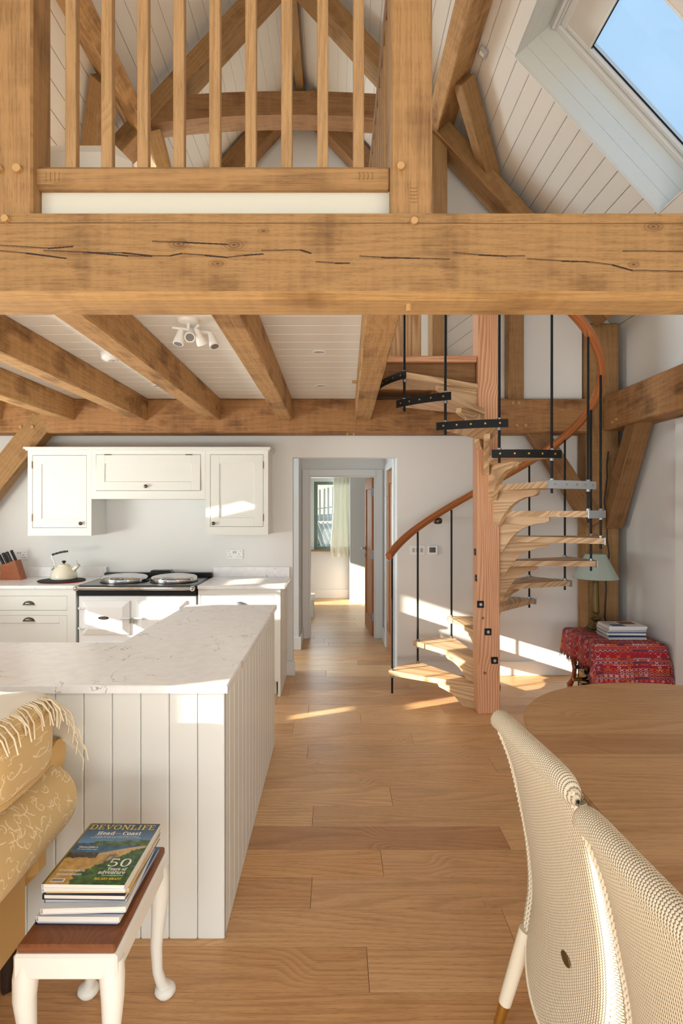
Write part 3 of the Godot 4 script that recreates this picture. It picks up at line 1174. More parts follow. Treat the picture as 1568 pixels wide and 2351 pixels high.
	ext(st, 2.31, XR, 2.165, 2.465, DN, 5.115, 0.01, ruv())
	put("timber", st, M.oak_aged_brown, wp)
	for p in [4.93, 4.86]:
		peg(V(2.31, 2.215 + (4.93 - p) * 0.2, p), Vector3(-1, 0, 0), wp, 0.013)
	st = mb()
	timber(st, V(2.405, 1.36, 5.16), V(2.405, 2.26, 4.64), 0.14, 0.15)
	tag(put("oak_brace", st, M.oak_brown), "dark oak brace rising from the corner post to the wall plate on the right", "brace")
	st = mb()
	timber(st, V(1.70, 2.22, 5.14), V(2.25, 1.37, 5.14), 0.12, 0.16)
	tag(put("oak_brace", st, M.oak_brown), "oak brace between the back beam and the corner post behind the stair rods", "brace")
	st = mb()
	timber(st, V(-2.50, 2.26, 5.12), V(-3.36, 1.19, 5.12), 0.14, 0.20)
	tag(put("oak_brace", st, M.oak), "oak brace at the left edge beside the left wall cabinet", "brace")

	# roof timbers
	for s in [1.0, -1.0]:
		var side := "right" if s > 0 else "left"
		st = mb()
		rbx(st, s, 1.9385, 2.0685, -0.236, -0.001, DN, 5.18 if s > 0 else 6.7, 0.008, ruv())
		tag(put("purlin", st, M.oak_aged), "square oak purlin running back under the %s roof slope" % side, "purlin")
		st = mb()
		var x := Vector3(s * CS, -SN, 0)
		timber(st, rpos(s, 2.085, -0.10, 4.37), rpos(s, 2.66, -0.10, 5.02), 0.11, 0.13, Vector3(s * SN, CS, 0))
		tag(put("wind_brace", st, M.oak), "short oak wind brace lying against the %s roof slope below the purlin" % side, "brace")
	var tru := thing("roof_truss", "oak roof truss with a cambered collar behind the loft balusters", "truss")
	for s in [1.0, -1.0]:
		st = mb()
		rbx(st, s, 0.0, 4.15, -0.235, -0.09, 4.87, 5.10, 0.007, ruv())
		put("rafter", st, M.oak, tru)
	st = mb()
	var arc := PackedVector2Array()
	for k in 13:
		var f := lerpf(-1.0, 1.0, k / 12.0)
		arc.append(Vector2(RX + 1.02 * f, 4.94 - 0.045 * f * f))
	for k in 13:
		var f := lerpf(1.0, -1.0, k / 12.0)
		arc.append(Vector2(RX + 1.16 * f, 4.745 - 0.075 * f * f))
	prism(st, arc, Transform3D(Basis(Vector3.RIGHT, Vector3.UP, Vector3(0, 0, -1)), Vector3(0, 0, -4.885)), 0.2, ruv())
	put("collar", st, M.oak_brown, tru)
	for s in [1.0, -1.0]:
		st = mb()
		timber(st, V(RX + s * 1.12, 4.64, 4.98), V(RX + s * 1.0, 4.18, 4.98), 0.12, 0.11, Vector3(s, 0.3, 0))
		put("strut", st, M.oak_pale, tru)
	var far := thing("roof_truss", "oak rafters crossing before the far gable of the loft beneath the collar", "truss")
	for s in [1.0, -1.0]:
		st = mb()
		rbx(st, s, 0.25, 4.0, -0.26, -0.03, 6.42, 6.62, 0.007, ruv())
		put("rafter", st, M.oak_brown, far)
	st = mb()
	ext(st, RX - 0.042, RX + 0.042, 6.08, 6.262, DN, DG, 0.005, ruv())
	tag(put("ridge_beam", st, M.oak_new), "narrow oak ridge beam at the very top of the roof", "beam")

	# white mattress on the loft, a sensor and a spotlight on the roof boards
	st = mb()
	bx(st, V(-1.12, 2.72, 2.75), Vector3(0.72, 0.26, 1.2), Basis(), 0.06)
	tag(put("mattress", st, M.throw), "white mattress behind the left balusters of the loft", "mattress")
	var sn := thing("wall_sensor", "small white sensor box on the right roof boards left of the roof window", "sensor")
	st = mb()
	rbx(st, 1, 2.09, 2.16, -0.028, 0.0, 4.12, 4.19, 0.008)
	put("case", st, M.grey_plastic, sn)
	st = mb()
	rbx(st, 1, 2.105, 2.145, -0.033, -0.026, 4.14, 4.17, 0.004)
	put("lens", st, M.plastic, sn)
	var ls := thing("roof_spotlight", "small white spotlight on the right roof boards behind the loft balusters", "spotlight")
	st = mb()
	tube(st, [rpos(1, 1.27, 0.0, 5.7), rpos(1, 1.27, -0.03, 5.7)], 0.035, 14)
	put("base", st, M.plastic, ls)
	st = mb()
	tube(st, [rpos(1, 1.27, -0.03, 5.7), rpos(1, 1.33, -0.10, 5.65)], 0.024, 12)
	put("head", st, M.plastic, ls)
	# partition of the loft seen up the stairwell
	var pn := thing("plank_door", "honey coloured vertical plank door of the loft seen past the stair opening", "door")
	for k in 4:
		st = mb()
		ext(st, 0.42 + 0.085 * k, 0.502 + 0.085 * k, 2.59, 3.5, 5.22, 5.25, 0.003, ruv())
		put("plank", st, M.ash, pn)
	var dg := root_structure("wall_loft")
	for k in 6:
		st = mb()
		var poly := PackedVector2Array([Vector2(0.93, 2.45 + 0.135 * k), Vector2(1.20, 2.45 + 0.135 * k + 0.195), Vector2(1.20, 2.45 + 0.135 * k + 0.195 + 0.131), Vector2(0.93, 2.45 + 0.135 * k + 0.131)])
		prism(st, poly, Transform3D(Basis(Vector3.RIGHT, Vector3.UP, Vector3(0, 0, -1)), Vector3(0, 0, -5.105)), 0.02)
		put("plank", st, M.board_white, dg)


# ------------------------------------------------------------------ spiral stair
func stair() -> void:
	var C := Vector3(1.117, 0, -4.39)
	var R := 0.80
	var S := thing("spiral_stair", "spiral stair of ash treads with steel rods round a square fir newel", "staircase", C)
	var dirv := func(deg: float) -> Vector3: return Vector3(cos(deg_to_rad(deg)), 0, -sin(deg_to_rad(deg)))
	var rise := 0.185
	var st := mb()
	bx(st, Vector3(0, 1.55, 0), Vector3(0.162, 3.1, 0.162), Basis(), 0.006, Vector2(0.3, 0.1))
	put("newel", st, M.fir, S)
	for k in range(1, 14):
		var nose := 149.0 - 24.55 * (k - 1)
		var y := rise * k
		var poly := PackedVector2Array()
		var dn: Vector3 = dirv.call(nose)
		var dt: Vector3 = dirv.call(nose - 28.5)
		var sn := Vector3(-dn.z, 0, dn.x)
		poly.append(Vector2(dn.x, dn.z) * 0.06 + Vector2(sn.x, sn.z) * -0.02)
		poly.append(Vector2(dn.x, dn.z) * R)
		for q in range(1, 9):
			var e: Vector3 = dirv.call(nose - 28.5 * q / 8.0)
			poly.append(Vector2(e.x, e.z) * R)
		poly.append(Vector2(dt.x, dt.z) * 0.05)
		st = mb()
		# plan polygon pushed downwards
		var rot := Basis(Vector3.RIGHT, Vector3(0, 0, 1), Vector3.DOWN)
		# turn the grain along the nosing
		var tr := Transform2D(-atan2(dn.z, dn.x), Vector2.ZERO)
		var local := PackedVector2Array()
		for p in poly:
			local.append(tr * p)
		var bs := rot * Basis(Vector3(0, 0, 1), atan2(dn.z, dn.x))
		prism(st, local, Transform3D(bs, Vector3(0, y, 0)), 0.04, ruv())
		put("tread", st, M.ash, S)
		# curved bracket under the tread
		st = mb()
		var br := PackedVector2Array([Vector2(0.07, 0), Vector2(0.45, 0), Vector2(0.45, -0.03), Vector2(0.425, -0.042), Vector2(0.36, -0.05), Vector2(0.29, -0.075), Vector2(0.235, -0.11), Vector2(0.19, -0.155), Vector2(0.155, -0.205), Vector2(0.125, -0.255), Vector2(0.07, -0.255)])
		if k == 1:
			br = PackedVector2Array([Vector2(0.07, 0), Vector2(0.40, 0), Vector2(0.38, -0.035), Vector2(0.26, -0.07), Vector2(0.18, -0.144), Vector2(0.07, -0.144)])
		var db: Vector3 = dirv.call(nose - 7.0)
		var sb := Vector3(-db.z, 0, db.x)
		prism(st, br, Transform3D(Basis(db, Vector3.UP, db.cross(Vector3.UP)), Vector3(0, y - 0.04, 0) - db.cross(Vector3.UP) * 0.02), 0.04, ruv())
		put("bracket", st, M.ash, S)
		# steel strip on the outer edge
		if k >= 4:
			st = mb()
			var n := 10
			for q in n:
				var a0: Vector3 = dirv.call(nose + 1.5 - 31.5 * q / n)
				var a1: Vector3 = dirv.call(nose + 1.5 - 31.5 * (q + 1) / n)
				var lo := Vector3(0, y - 0.046, 0)
				var hi := Vector3(0, y + 0.004, 0)
				quad(st, a0 * (R + 0.007) + lo, a1 * (R + 0.007) + lo, a1 * (R + 0.007) + hi, a0 * (R + 0.007) + hi, a0)
				quad(st, a0 * R + lo, a1 * R + lo, a1 * R + hi, a0 * R + hi, -a0)
				quad(st, a0 * R + hi, a1 * R + hi, a1 * (R + 0.007) + hi, a0 * (R + 0.007) + hi, Vector3.UP)
				quad(st, a0 * R + lo, a1 * R + lo, a1 * (R + 0.007) + lo, a0 * (R + 0.007) + lo, Vector3.DOWN)
				if q == 0 or q == n - 1:
					var ae: Vector3 = a0 if q == 0 else a1
					quad(st, ae * R + lo, ae * (R + 0.007) + lo, ae * (R + 0.007) + hi, ae * R + hi, ae - (a1 if q == 0 else a0))
			var strip := put("edge_strip", st, M.black_steel if k >= 10 else M.zinc, S)
			if k >= 9:
				for q in 5:
					var e: Vector3 = dirv.call(nose - 2.0 - 24.5 * q / 4.0)
					st = mb()
					tube(st, [e * (R + 0.005) + Vector3(0, y - 0.02, 0), e * (R + 0.010) + Vector3(0, y - 0.02, 0)], 0.0062, 8)
					put("screw", st, M.brass, strip)
		# rod through the nosing of this tread and the back of the one below
		var rd: Vector3 = dirv.call(nose - 2.0 if k > 1 else nose - 1.0) * (R - 0.025)
		var low := y - 0.26 if k > 1 else 0.0
		var high := rail_height(nose) - 0.02
		st = mb()
		tube(st, [rd + Vector3(0, low, 0), rd + Vector3(0, high, 0)], 0.0085, 8)
		var rod := put("rod", st, M.black_steel, S)
		for yy in ([y + 0.008, y - 0.052, y - rise + 0.008] if k > 1 else [y + 0.008, y - 0.048]):
			st = mb()
			tube(st, [rd + Vector3(0, yy - 0.008, 0), rd + Vector3(0, yy + 0.008, 0)], 0.014, 6)
			put("nut", st, M.steel, rod)
	# handrail: a moulded section swept up the helix
	st = mb()
	var sec := [Vector2(-0.022, -0.026), Vector2(0.022, -0.026), Vector2(0.024, -0.010), Vector2(0.018, -0.004), Vector2(0.026, 0.006), Vector2(0.022, 0.022), Vector2(0.0, 0.030), Vector2(-0.022, 0.022), Vector2(-0.026, 0.006), Vector2(-0.018, -0.004), Vector2(-0.024, -0.010)]
	var last := []
	var m := 72
	for i in m + 1:
		var deg := lerpf(152.0, -160.0, float(i) / m)
		var e: Vector3 = dirv.call(deg)
		var e2: Vector3 = dirv.call(deg - 1.0)
		var tan := ((e2 - e) * (R - 0.02) + Vector3(0, rail_height(deg - 1.0) - rail_height(deg), 0)).normalized()
		var up := tan.cross(e).normalized()
		if up.y < 0:
			up = -up
		var ring := []
		var c := e * (R - 0.02) + Vector3(0, rail_height(deg), 0)
		for p in sec:
			ring.append([c + e * p.x + up * p.y, (e * p.x + up * p.y).normalized()])
		if i > 0:
			for q in sec.size():
				var w := (q + 1) % sec.size()
				smooth4(st, [last[q], ring[q], ring[w], last[w]], [Vector2(i * 0.065, q * 0.012), Vector2(i * 0.065 + 0.065, q * 0.012), Vector2(i * 0.065 + 0.065, (q + 1) * 0.012), Vector2(i * 0.065, (q + 1) * 0.012)])
		if i == 0 or i == m:
			for q in sec.size():
				tri(st, c, ring[q][0], ring[(q + 1) % sec.size()][0], tan * (-1.0 if i == 0 else 1.0))
		last = ring
	var hr := put("handrail", st, M.rail_wood, S)
	st = mb()
	var hb: Vector3 = dirv.call(106.0) * (R + 0.01) + Vector3(0, rail_height(106.0) - 0.07, 0)
	lathe(st, [Vector2(0.0, 0.03), Vector2(0.02, 0.028), Vector2(0.036, 0.02), Vector2(0.04, 0.0), Vector2(0.036, -0.02), Vector2(0.02, -0.028), Vector2(0, -0.03)], hb, 12, true)
	tube(st, [hb, hb + Vector3(0, 0, -0.10)], 0.012, 8)
	put("rail_knob", st, M.pewter, hr)
	# square plates and nuts of the bracket bolts on the newel
	for p in [[-0.081, 0.0, 1.175, 0], [-0.081, 0.03, 0.985, 0], [-0.062, 0.081, 0.80, 1], [-0.008, 0.081, 0.60, 1], [0.04, 0.081, 0.392, 1], [0.081, 0.05, 0.19, 2]]:
		var face: int = p[3]
		var o: Vector3 = [Vector3(-1, 0, 0), Vector3(0, 0, 1), Vector3(1, 0, 0)][face]
		var at := Vector3(p[0], p[2], 0.0) if face == 1 else Vector3(p[0], p[2], p[1])
		if face == 1:
			at.z = 0.081
		st = mb()
		bx(st, at + o * 0.001, Vector3(0.05, 0.05, 0.006) if face == 1 else Vector3(0.006, 0.05, 0.05), Basis(), 0.001)
		var pl := put("plate", st, M.black_steel, S)
		st = mb()
		tube(st, [at, at + o * 0.012], 0.012, 6)
		put("nut", st, M.steel, pl)
	for p in [[-0.045, 0.70], [-0.03, 0.30]]:
		st = mb()
		bx(st, Vector3(p[0], p[1], 0.081), Vector3(0.018, 0.018, 0.006), Basis(Vector3(0, 0, 1), 0.78), 0.001)
		put("peg", st, M.oak_brown, S)
	# landing at the top
	var L := thing("stair_landing", "fir edged oak landing at the top of the spiral stair", "landing")
	st = mb()
	ext(st, 0.25, 1.033, 2.565, 2.612, 4.32, 4.45, 0.006, ruv())
	put("nosing", st, M.fir, L)
	st = mb()
	ext(st, 0.27, 1.033, 2.43, 2.565, 4.36, 4.50, 0.004, ruv())
	put("apron", st, M.oak_brown, L)


func rail_height(deg: float) -> float:
	return 0.185 * (1.0 + (149.0 - deg) / 24.55) + 0.95


# ------------------------------------------------------------------ kitchen
# framed door or drawer front with a sunk panel, facing the camera
func shaker(st: SurfaceTool, x0: float, x1: float, y0: float, y1: float, d: float, stile: float, sunk := 0.009) -> void:
	var th := 0.022
	ext(st, x0, x0 + stile, y0, y1, d, d + th, 0.0015)
	ext(st, x1 - stile, x1, y0, y1, d, d + th, 0.0015)
	ext(st, x0 + stile, x1 - stile, y0, y0 + stile, d, d + th, 0.0015)
	ext(st, x0 + stile, x1 - stile, y1 - stile, y1, d, d + th, 0.0015)
	ext(st, x0 + stile, x1 - stile, y0 + stile, y1 - stile, d + sunk, d + th)


func knob(at: Vector3, parent: Node) -> void:
	var st := mb()
	lathe(st, [Vector2(0.006, 0), Vector2(0.006, 0.012), Vector2(0.015, 0.018), Vector2(0.016, 0.024), Vector2(0.011, 0.030), Vector2(0, 0.032)], at, 14, true, Basis(Vector3.RIGHT, PI / 2))
	put("knob", st, M.pewter, parent)


func hinge(at: Vector3, parent: Node, flat_way := false) -> void:
	var st := mb()
	bx(st, at, Vector3(0.06, 0.007, 0.006) if flat_way else Vector3(0.007, 0.06, 0.006))
	put("hinge", st, M.old_brass, parent)


func cup_handle(at: Vector3, m: Material, parent: Node) -> void:
	var st := mb()
	sheet(st, 14, 6, func(u, v):
		var a: float = PI * u
		var b: float = v * PI * 0.5
		return at + Vector3(-cos(a) * 0.045 * (0.35 + 0.65 * sin(b)), sin(a) * 0.028 * (0.25 + 0.75 * sin(b)) - 0.008, 0.022 * cos(b)), Vector2.ONE)
	bx(st, at + Vector3(0, -0.009, 0.004), Vector3(0.096, 0.006, 0.008), Basis(), 0.001)
	put("handle", st, m, parent)


# a face frame: openings = [x0, x1, y0, y1]
func face_frame(st: SurfaceTool, x0: float, x1: float, y0: float, y1: float, d: float, openings: Array) -> void:
	var hs := []
	for o in openings:
		hs.append(rect(o[0], o[1], o[2], o[3]))
	slab(st, x0, x1, y0, func(_a): return y1, hs, Transform3D(Basis(Vector3.RIGHT, Vector3.UP, Vector3(0, 0, -1)), Vector3(0, 0, -d)), 0.022)


func kitchen() -> void:
	var st := mb()
	# island
	var isl := thing("kitchen_island", "white tongue and groove boarded kitchen island with a pale quartz top", "island")
	ext(st, -1.78, -0.405, 0, 0.858, 2.076, 2.68)
	ext(st, -0.96, -0.405, 0, 0.858, 2.68, 3.73)
	put("carcass", st, M.joinery, isl)
	var x := -0.384
	while x > -1.75:
		var w := 0.0955 if x == -0.384 else 0.0988
		st = mb()
		ext(st, x - w + 0.001, x - 0.001, 0.0, 0.858, 2.056, 2.075, 0.004)
		put("front_board", st, M.joinery, isl)
		x -= w
	var d := 2.056
	while d < 3.74:
		st = mb()
		ext(st, -0.404, -0.385, 0.0, 0.858, d + 0.001, minf(d + 0.0988, 3.752), 0.004)
		put("side_board", st, M.joinery, isl)
		d += 0.0998
	var plan := PackedVector2Array([Vector2(-1.82, -2.04), Vector2(-0.372, -2.04), Vector2(-0.372, -3.77), Vector2(-0.9425, -3.77), Vector2(-0.975, -2.707), Vector2(-1.82, -2.707)])
	st = mb()
	var flatb := Basis(Vector3.RIGHT, Vector3(0, 0, 1), Vector3.UP)
	prism(st, plan, Transform3D(flatb, Vector3(0, 0.859, 0)), 0.023)
	for p in Geometry2D.offset_polygon(plan, -0.004):
		prism(st, p, Transform3D(flatb, Vector3(0, 0.88, 0)), 0.005)
	tag(put("island_worktop", st, M.quartz), "L shaped white veined quartz worktop on the boarded island", "worktop")

	# base units along the back wall
	var bl := thing("base_cabinet", "white base cabinet with cup handled drawers left of the range cooker", "cabinet")
	st = mb()
	ext(st, -3.28, -2.065, 0.12, 0.857, 4.735, 5.32)
	put("carcass", st, M.joinery, bl)
	st = mb()
	ext(st, -3.28, -2.065, 0, 0.12, 4.79, 4.81)
	put("plinth", st, M.joinery, bl)
	var ops := [[-2.743, -2.133, 0.685, 0.801], [-2.743, -2.133, 0.36, 0.647], [-2.743, -2.133, 0.14, 0.32], [-3.25, -2.80, 0.14, 0.647], [-3.25, -2.80, 0.685, 0.801]]
	st = mb()
	face_frame(st, -3.28, -2.065, 0.12, 0.857, 4.712, ops)
	put("face_frame", st, M.joinery, bl)
	for k in 5:
		var o: Array = ops[k]
		st = mb()
		if k == 0 or k == 4:
			ext(st, o[0] + 0.002, o[1] - 0.002, o[2] + 0.002, o[3] - 0.002, 4.713, 4.735, 0.002)
		else:
			shaker(st, o[0] + 0.002, o[1] - 0.002, o[2] + 0.002, o[3] - 0.002, 4.713, 0.06)
		var dr := put("drawer" if k != 3 else "door", st, M.joinery, bl)
		if k != 3:
			cup_handle(V((o[0] + o[1]) / 2, [0.742, 0.612, 0.29, 0, 0.742][k], 4.712), M.pewter, dr)
	var br := thing("base_cabinet", "white base cabinet with a sunlit drawer between the range cooker and the passage", "cabinet")
	st = mb()
	ext(st, -1.092, -0.46, 0.12, 0.857, 4.735, 5.32)
	put("carcass", st, M.joinery, br)
	st = mb()
	ext(st, -1.092, -0.475, 0, 0.12, 4.79, 4.81)
	put("plinth", st, M.joinery, br)
	ops = [[-1.075, -0.486, 0.69, 0.809], [-1.075, -0.486, 0.15, 0.655]]
	st = mb()
	face_frame(st, -1.092, -0.436, 0.12, 0.857, 4.712, ops)
	put("face_frame", st, M.joinery, br)
	st = mb()
	ext(st, -0.458, -0.436, 0.0, 0.857, 4.713, 5.325, 0.002)
	put("end_panel", st, M.joinery, br)
	st = mb()
	ext(st, ops[0][0] + 0.002, ops[0][1] - 0.002, ops[0][2] + 0.002, ops[0][3] - 0.002, 4.713, 4.735, 0.002)
	var drw := put("drawer", st, M.joinery, br)
	cup_handle(V(-0.758, 0.738, 4.712), M.steel, drw)
	st = mb()
	shaker(st, ops[1][0] + 0.002, ops[1][1] - 0.002, ops[1][2] + 0.002, ops[1][3] - 0.002, 4.713, 0.06)
	put("door", st, M.joinery, br)

	for e in [[-3.29, -2.062, "white veined quartz worktop left of the range cooker under the kettle", -2.05], [-1.094, -0.40, "white veined quartz worktop in sun right of the range cooker", -0.41]]:
		st = mb()
		ext(st, e[0], e[1], 0.859, 0.885, 4.69, 5.32, 0.003)
		var wt := thing("worktop", e[2], "worktop")
		put("slab", st, M.quartz, wt)
		st = mb()
		ext(st, e[0], e[3], 0.885, 0.974, 5.30, 5.33, 0.002)
		put("upstand", st, M.quartz, wt)

	# wall cabinets
	var dl := 5.0
	var wl := thing("wall_cabinet", "white wall cabinet with its door hinged on the left, above the kettle", "cabinet")
	var wm := thing("wall_cabinet", "low white cupboard with a lift up flap above the range cooker", "cabinet")
	var wr := thing("wall_cabinet", "white wall cabinet crossed by sun streaks beside the passage", "cabinet")
	var specs := [[wl, -2.597, -2.059, 1.268, [-2.558, -2.10, 1.334, 1.948]], [wm, -2.059, -1.097, 1.577, [-2.022, -1.136, 1.646, 1.953]], [wr, -1.097, -0.5675, 1.275, [-1.057, -0.608, 1.342, 1.953]]]
	for s in specs:
		var o: Array = s[4]
		st = mb()
		ext(st, s[1] + 0.001, s[2] - 0.001, s[3], 1.985, dl + 0.022, 5.33)
		put("carcass", st, M.joinery, s[0])
		st = mb()
		face_frame(st, s[1] + 0.0005, s[2] - 0.0005, s[3], 1.985, dl, [o])
		put("face_frame", st, M.joinery, s[0])
		st = mb()
		if s[0] == wm:
			var tip := mb()
			shaker(tip, o[0] + 0.003, o[1] - 0.003, -(o[3] - o[2]) + 0.003, -0.003, 0.0, 0.074)
			var dm := put("flap_door", tip, M.joinery, wm)
			dm.position = V(0, o[3], dl)
			dm.rotation.x = -0.05
			knob(Vector3(-1.59, -(o[3] - o[2]) + 0.036, 0.0), dm)
			for hx in [-1.92, -1.236]:
				hinge(Vector3(hx, -0.002, 0.001), dm, true)
		else:
			shaker(st, o[0] + 0.003, o[1] - 0.003, o[2] + 0.003, o[3] - 0.003, dl + 0.001, 0.074)
			var dm := put("door", st, M.joinery, s[0])
			var hs: bool = s[0] == wl
			knob(V(-2.143 if hs else -1.026, 1.371, dl), dm)
			for hy in [1.42, 1.865]:
				hinge(V(o[0] if hs else o[1], hy, dl - 0.001), dm)
	st = mb()
	ext(st, -2.606, -0.553, 1.985, 1.996, 4.975, 5.33, 0.002)
	ext(st, -2.615, -0.542, 1.996, 2.014, 4.955, 5.33, 0.004)
	tag(put("cornice", st, M.joinery), "white moulded cornice running along the top of the wall cabinets", "cornice")

	range_cooker()

	# kettle, its mat, knife block, box
	var km := thing("hob_mat", "round black quilted mat with a red rim under the kettle", "mat", V(-2.305, 0.885, 4.99))
	st = mb()
	lathe(st, [Vector2(0, 0.010), Vector2(0.17, 0.010), Vector2(0.186, 0.007), Vector2(0.188, 0.003), Vector2(0.18, 0.0)], Vector3(0, 0.004, 0), 40)
	put("pad", st, M.rubber, km)
	st = mb()
	lathe(st, [Vector2(0.0, 0.0), Vector2(0.176, 0.0), Vector2(0.180, 0.003), Vector2(0.176, 0.005), Vector2(0, 0.005)], Vector3(0.012, 0.0, 0.012), 40)
	put("red_underside", st, M.red, km)
	var ke := thing("kettle", "cream enamel whistling kettle with a black grip on the hob mat", "kettle", V(-2.305, 0.899, 5.03))
	st = mb()
	lathe(st, [Vector2(0, 0), Vector2(0.098, 0), Vector2(0.106, 0.006), Vector2(0.108, 0.02), Vector2(0.105, 0.04), Vector2(0.096, 0.062), Vector2(0.082, 0.082), Vector2(0.066, 0.098), Vector2(0.052, 0.108), Vector2(0.047, 0.112)], Vector3.ZERO, 36, true)
	put("body", st, M.cream, ke)
	st = mb()
	lathe(st, [Vector2(0.050, 0.110), Vector2(0.052, 0.114), Vector2(0.046, 0.122), Vector2(0.03, 0.128), Vector2(0.008, 0.131)], Vector3.ZERO, 28, true)
	var lid := put("lid", st, M.cream, ke)
	st = mb()
	lathe(st, [Vector2(0.006, 0.129), Vector2(0.007, 0.136), Vector2(0.016, 0.141), Vector2(0.017, 0.148), Vector2(0.012, 0.155), Vector2(0, 0.157)], Vector3.ZERO, 18, true)
	put("knob", st, M.black, lid)
	st = mb()
	tube(st, [Vector3(0.075, 0.07, 0), Vector3(0.097, 0.092, 0), Vector3(0.118, 0.108, 0)], [0.024, 0.018, 0.014], 14)
	var sp := put("spout", st, M.cream, ke)
	st = mb()
	tube(st, [Vector3(0.114, 0.122, 0), Vector3(0.132, 0.106, 0)], 0.013, 10)
	tube(st, [Vector3(0.119, 0.124, 0), Vector3(0.108, 0.156, 0)], 0.004, 6)
	put("whistle", st, M.chrome, sp)
	st = mb()
	tube(st, [Vector3(-0.088, 0.092, 0), Vector3(-0.083, 0.105, 0), Vector3(-0.078, 0.125, 0), Vector3(-0.085, 0.150, 0), Vector3(-0.100, 0.178, 0), Vector3(-0.105, 0.196, 0), Vector3(-0.098, 0.212, 0)], 0.0045, 8)
	tube(st, [Vector3(-0.094, 0.078, -0.016), Vector3(-0.088, 0.094, 0), Vector3(-0.094, 0.078, 0.016)], 0.006, 6)
	var hd := put("handle", st, M.chrome, ke)
	st = mb()
	var g := []
	var gr := []
	for k in 15:
		var f := k / 14.0
		g.append(Vector3(-0.100 + 0.132 * f, 0.205 + 0.03 * sin(f * 1.4), 0))
		gr.append(0.0085 + 0.0016 * sin(f * 26.0))
	tube(st, g, gr, 10)
	put("grip", st, M.black, hd)

	var kb := thing("knife_block", "reddish wooden knife block with black handled knives on the left worktop", "knife block", V(-2.78, 0.885, 5.12))
	st = mb()
	prism(st, PackedVector2Array([Vector2(-0.088, 0), Vector2(0.088, 0), Vector2(0.035, 0.168), Vector2(-0.088, 0.125)]), Transform3D(Basis(), Vector3(0, 0, -0.05)), 0.1, ruv())
	put("block", st, M.block_wood, kb)
	for k in [[-0.07, 0.12, 0.02], [-0.04, 0.135, -0.02], [-0.035, 0.135, 0.03], [-0.005, 0.145, 0.02], [0.012, 0.155, -0.02]]:
		st = mb()
		var p0 := Vector3(k[0], k[1], k[2])
		timber(st, p0, p0 + Vector3(-0.045, 0.095, 0), 0.016, 0.022, Vector3.RIGHT, 0.004)
		put("knife_handle", st, M.black, kb)
	var cb := thing("carton", "white and blue carton at the left edge beside the knife block", "carton", V(-2.955, 0.885, 5.10))
	st = mb()
	bx(st, Vector3(0, 0.10, 0), Vector3(0.10, 0.20, 0.12), Basis(), 0.002)
	put("box", st, M.paper_white, cb)
	st = mb()
	bx(st, Vector3(0, 0.175, 0), Vector3(0.101, 0.02, 0.121))
	put("blue_band", st, M.paper_blue, cb)
	st = mb()
	bx(st, Vector3(0.02, 0.206, 0), Vector3(0.04, 0.012, 0.06), Basis(), 0.003)
	put("yellow_top", st, M.paper_yellow, cb)


func aga_door(x0: float, x1: float, y0: float, y1: float, hinge_left: bool, parent: Node) -> Node3D:
	var st := mb()
	var d := 4.72
	# flange and a pillowed face: sides slope to a raised middle
	ext(st, x0, x1, y0, y1, d - 0.012, d, 0.003)
	var i := 0.05
	var z := d - 0.034
	var A := [V(x0 + 0.004, y0 + 0.004, d - 0.012), V(x1 - 0.004, y0 + 0.004, d - 0.012), V(x1 - 0.004, y1 - 0.004, d - 0.012), V(x0 + 0.004, y1 - 0.004, d - 0.012)]
	var B := [V(x0 + i, y0 + i, z), V(x1 - i, y0 + i, z), V(x1 - i, y1 - i, z), V(x0 + i, y1 - i, z)]
	quad(st, B[0], B[1], B[2], B[3], Vector3(0, 0, 1))
	for k in 4:
		var m := (k + 1) % 4
		quad(st, A[k], A[m], B[m], B[k], Vector3(0, 0, 0.4) + [Vector3.DOWN, Vector3.RIGHT, Vector3.UP, Vector3.LEFT][k])
	var o := put("oven_door", st, M.enamel, parent)
	var hx := x0 - 0.018 if hinge_left else x1 + 0.018
	for hy in [y1 - 0.06, y0 + 0.055]:
		st = mb()
		tube(st, [V(hx, hy - 0.008, d - 0.02), V(hx, hy + 0.008, d - 0.02)], 0.012, 10)
		tube(st, [V(hx - 0.012, hy, d - 0.02), V(hx + (0.04 if hinge_left else -0.04), hy, d - 0.02)], 0.007, 8)
		put("hinge", st, M.enamel, o)
	var lx := x1 + 0.012 if hinge_left else x0 - 0.012
	st = mb()
	tube(st, [V(lx + (-0.075 if hinge_left else 0.075), (y0 + y1) / 2, d - 0.045), V(lx - (0.0 if hinge_left else 0.0), (y0 + y1) / 2 - 0.002, d - 0.03)], [0.009, 0.007], 10)
	put("latch_bar", st, M.enamel, o)
	st = mb()
	tube(st, [V(lx, (y0 + y1) / 2, d - 0.03), V(lx, (y0 + y1) / 2 - 0.04, d - 0.03)], 0.010, 10)
	put("latch", st, M.chrome, o)
	return o


func lettering(text: String, width: float, font: String, bold: bool, italic: bool, m: Material, parent: Node, depth := 0.0004, tall := 0.0) -> MeshInstance3D:
	var tm := TextMesh.new()
	var f := SystemFont.new()
	f.font_names = PackedStringArray([font])
	f.font_weight = 700 if bold else 400
	f.font_italic = italic
	tm.font = f
	tm.text = text
	tm.font_size = 32
	tm.pixel_size = 0.001
	tm.curve_step = 2.0
	tm.depth = depth
	var o := put("lettering", tm, m, parent)
	var bb := tm.get_aabb()
	var k := width / maxf(bb.size.x, 1e-6)
	o.scale = Vector3(k, k if tall <= 0.0 else tall / maxf(bb.size.y, 1e-6), 1.0)
	return o


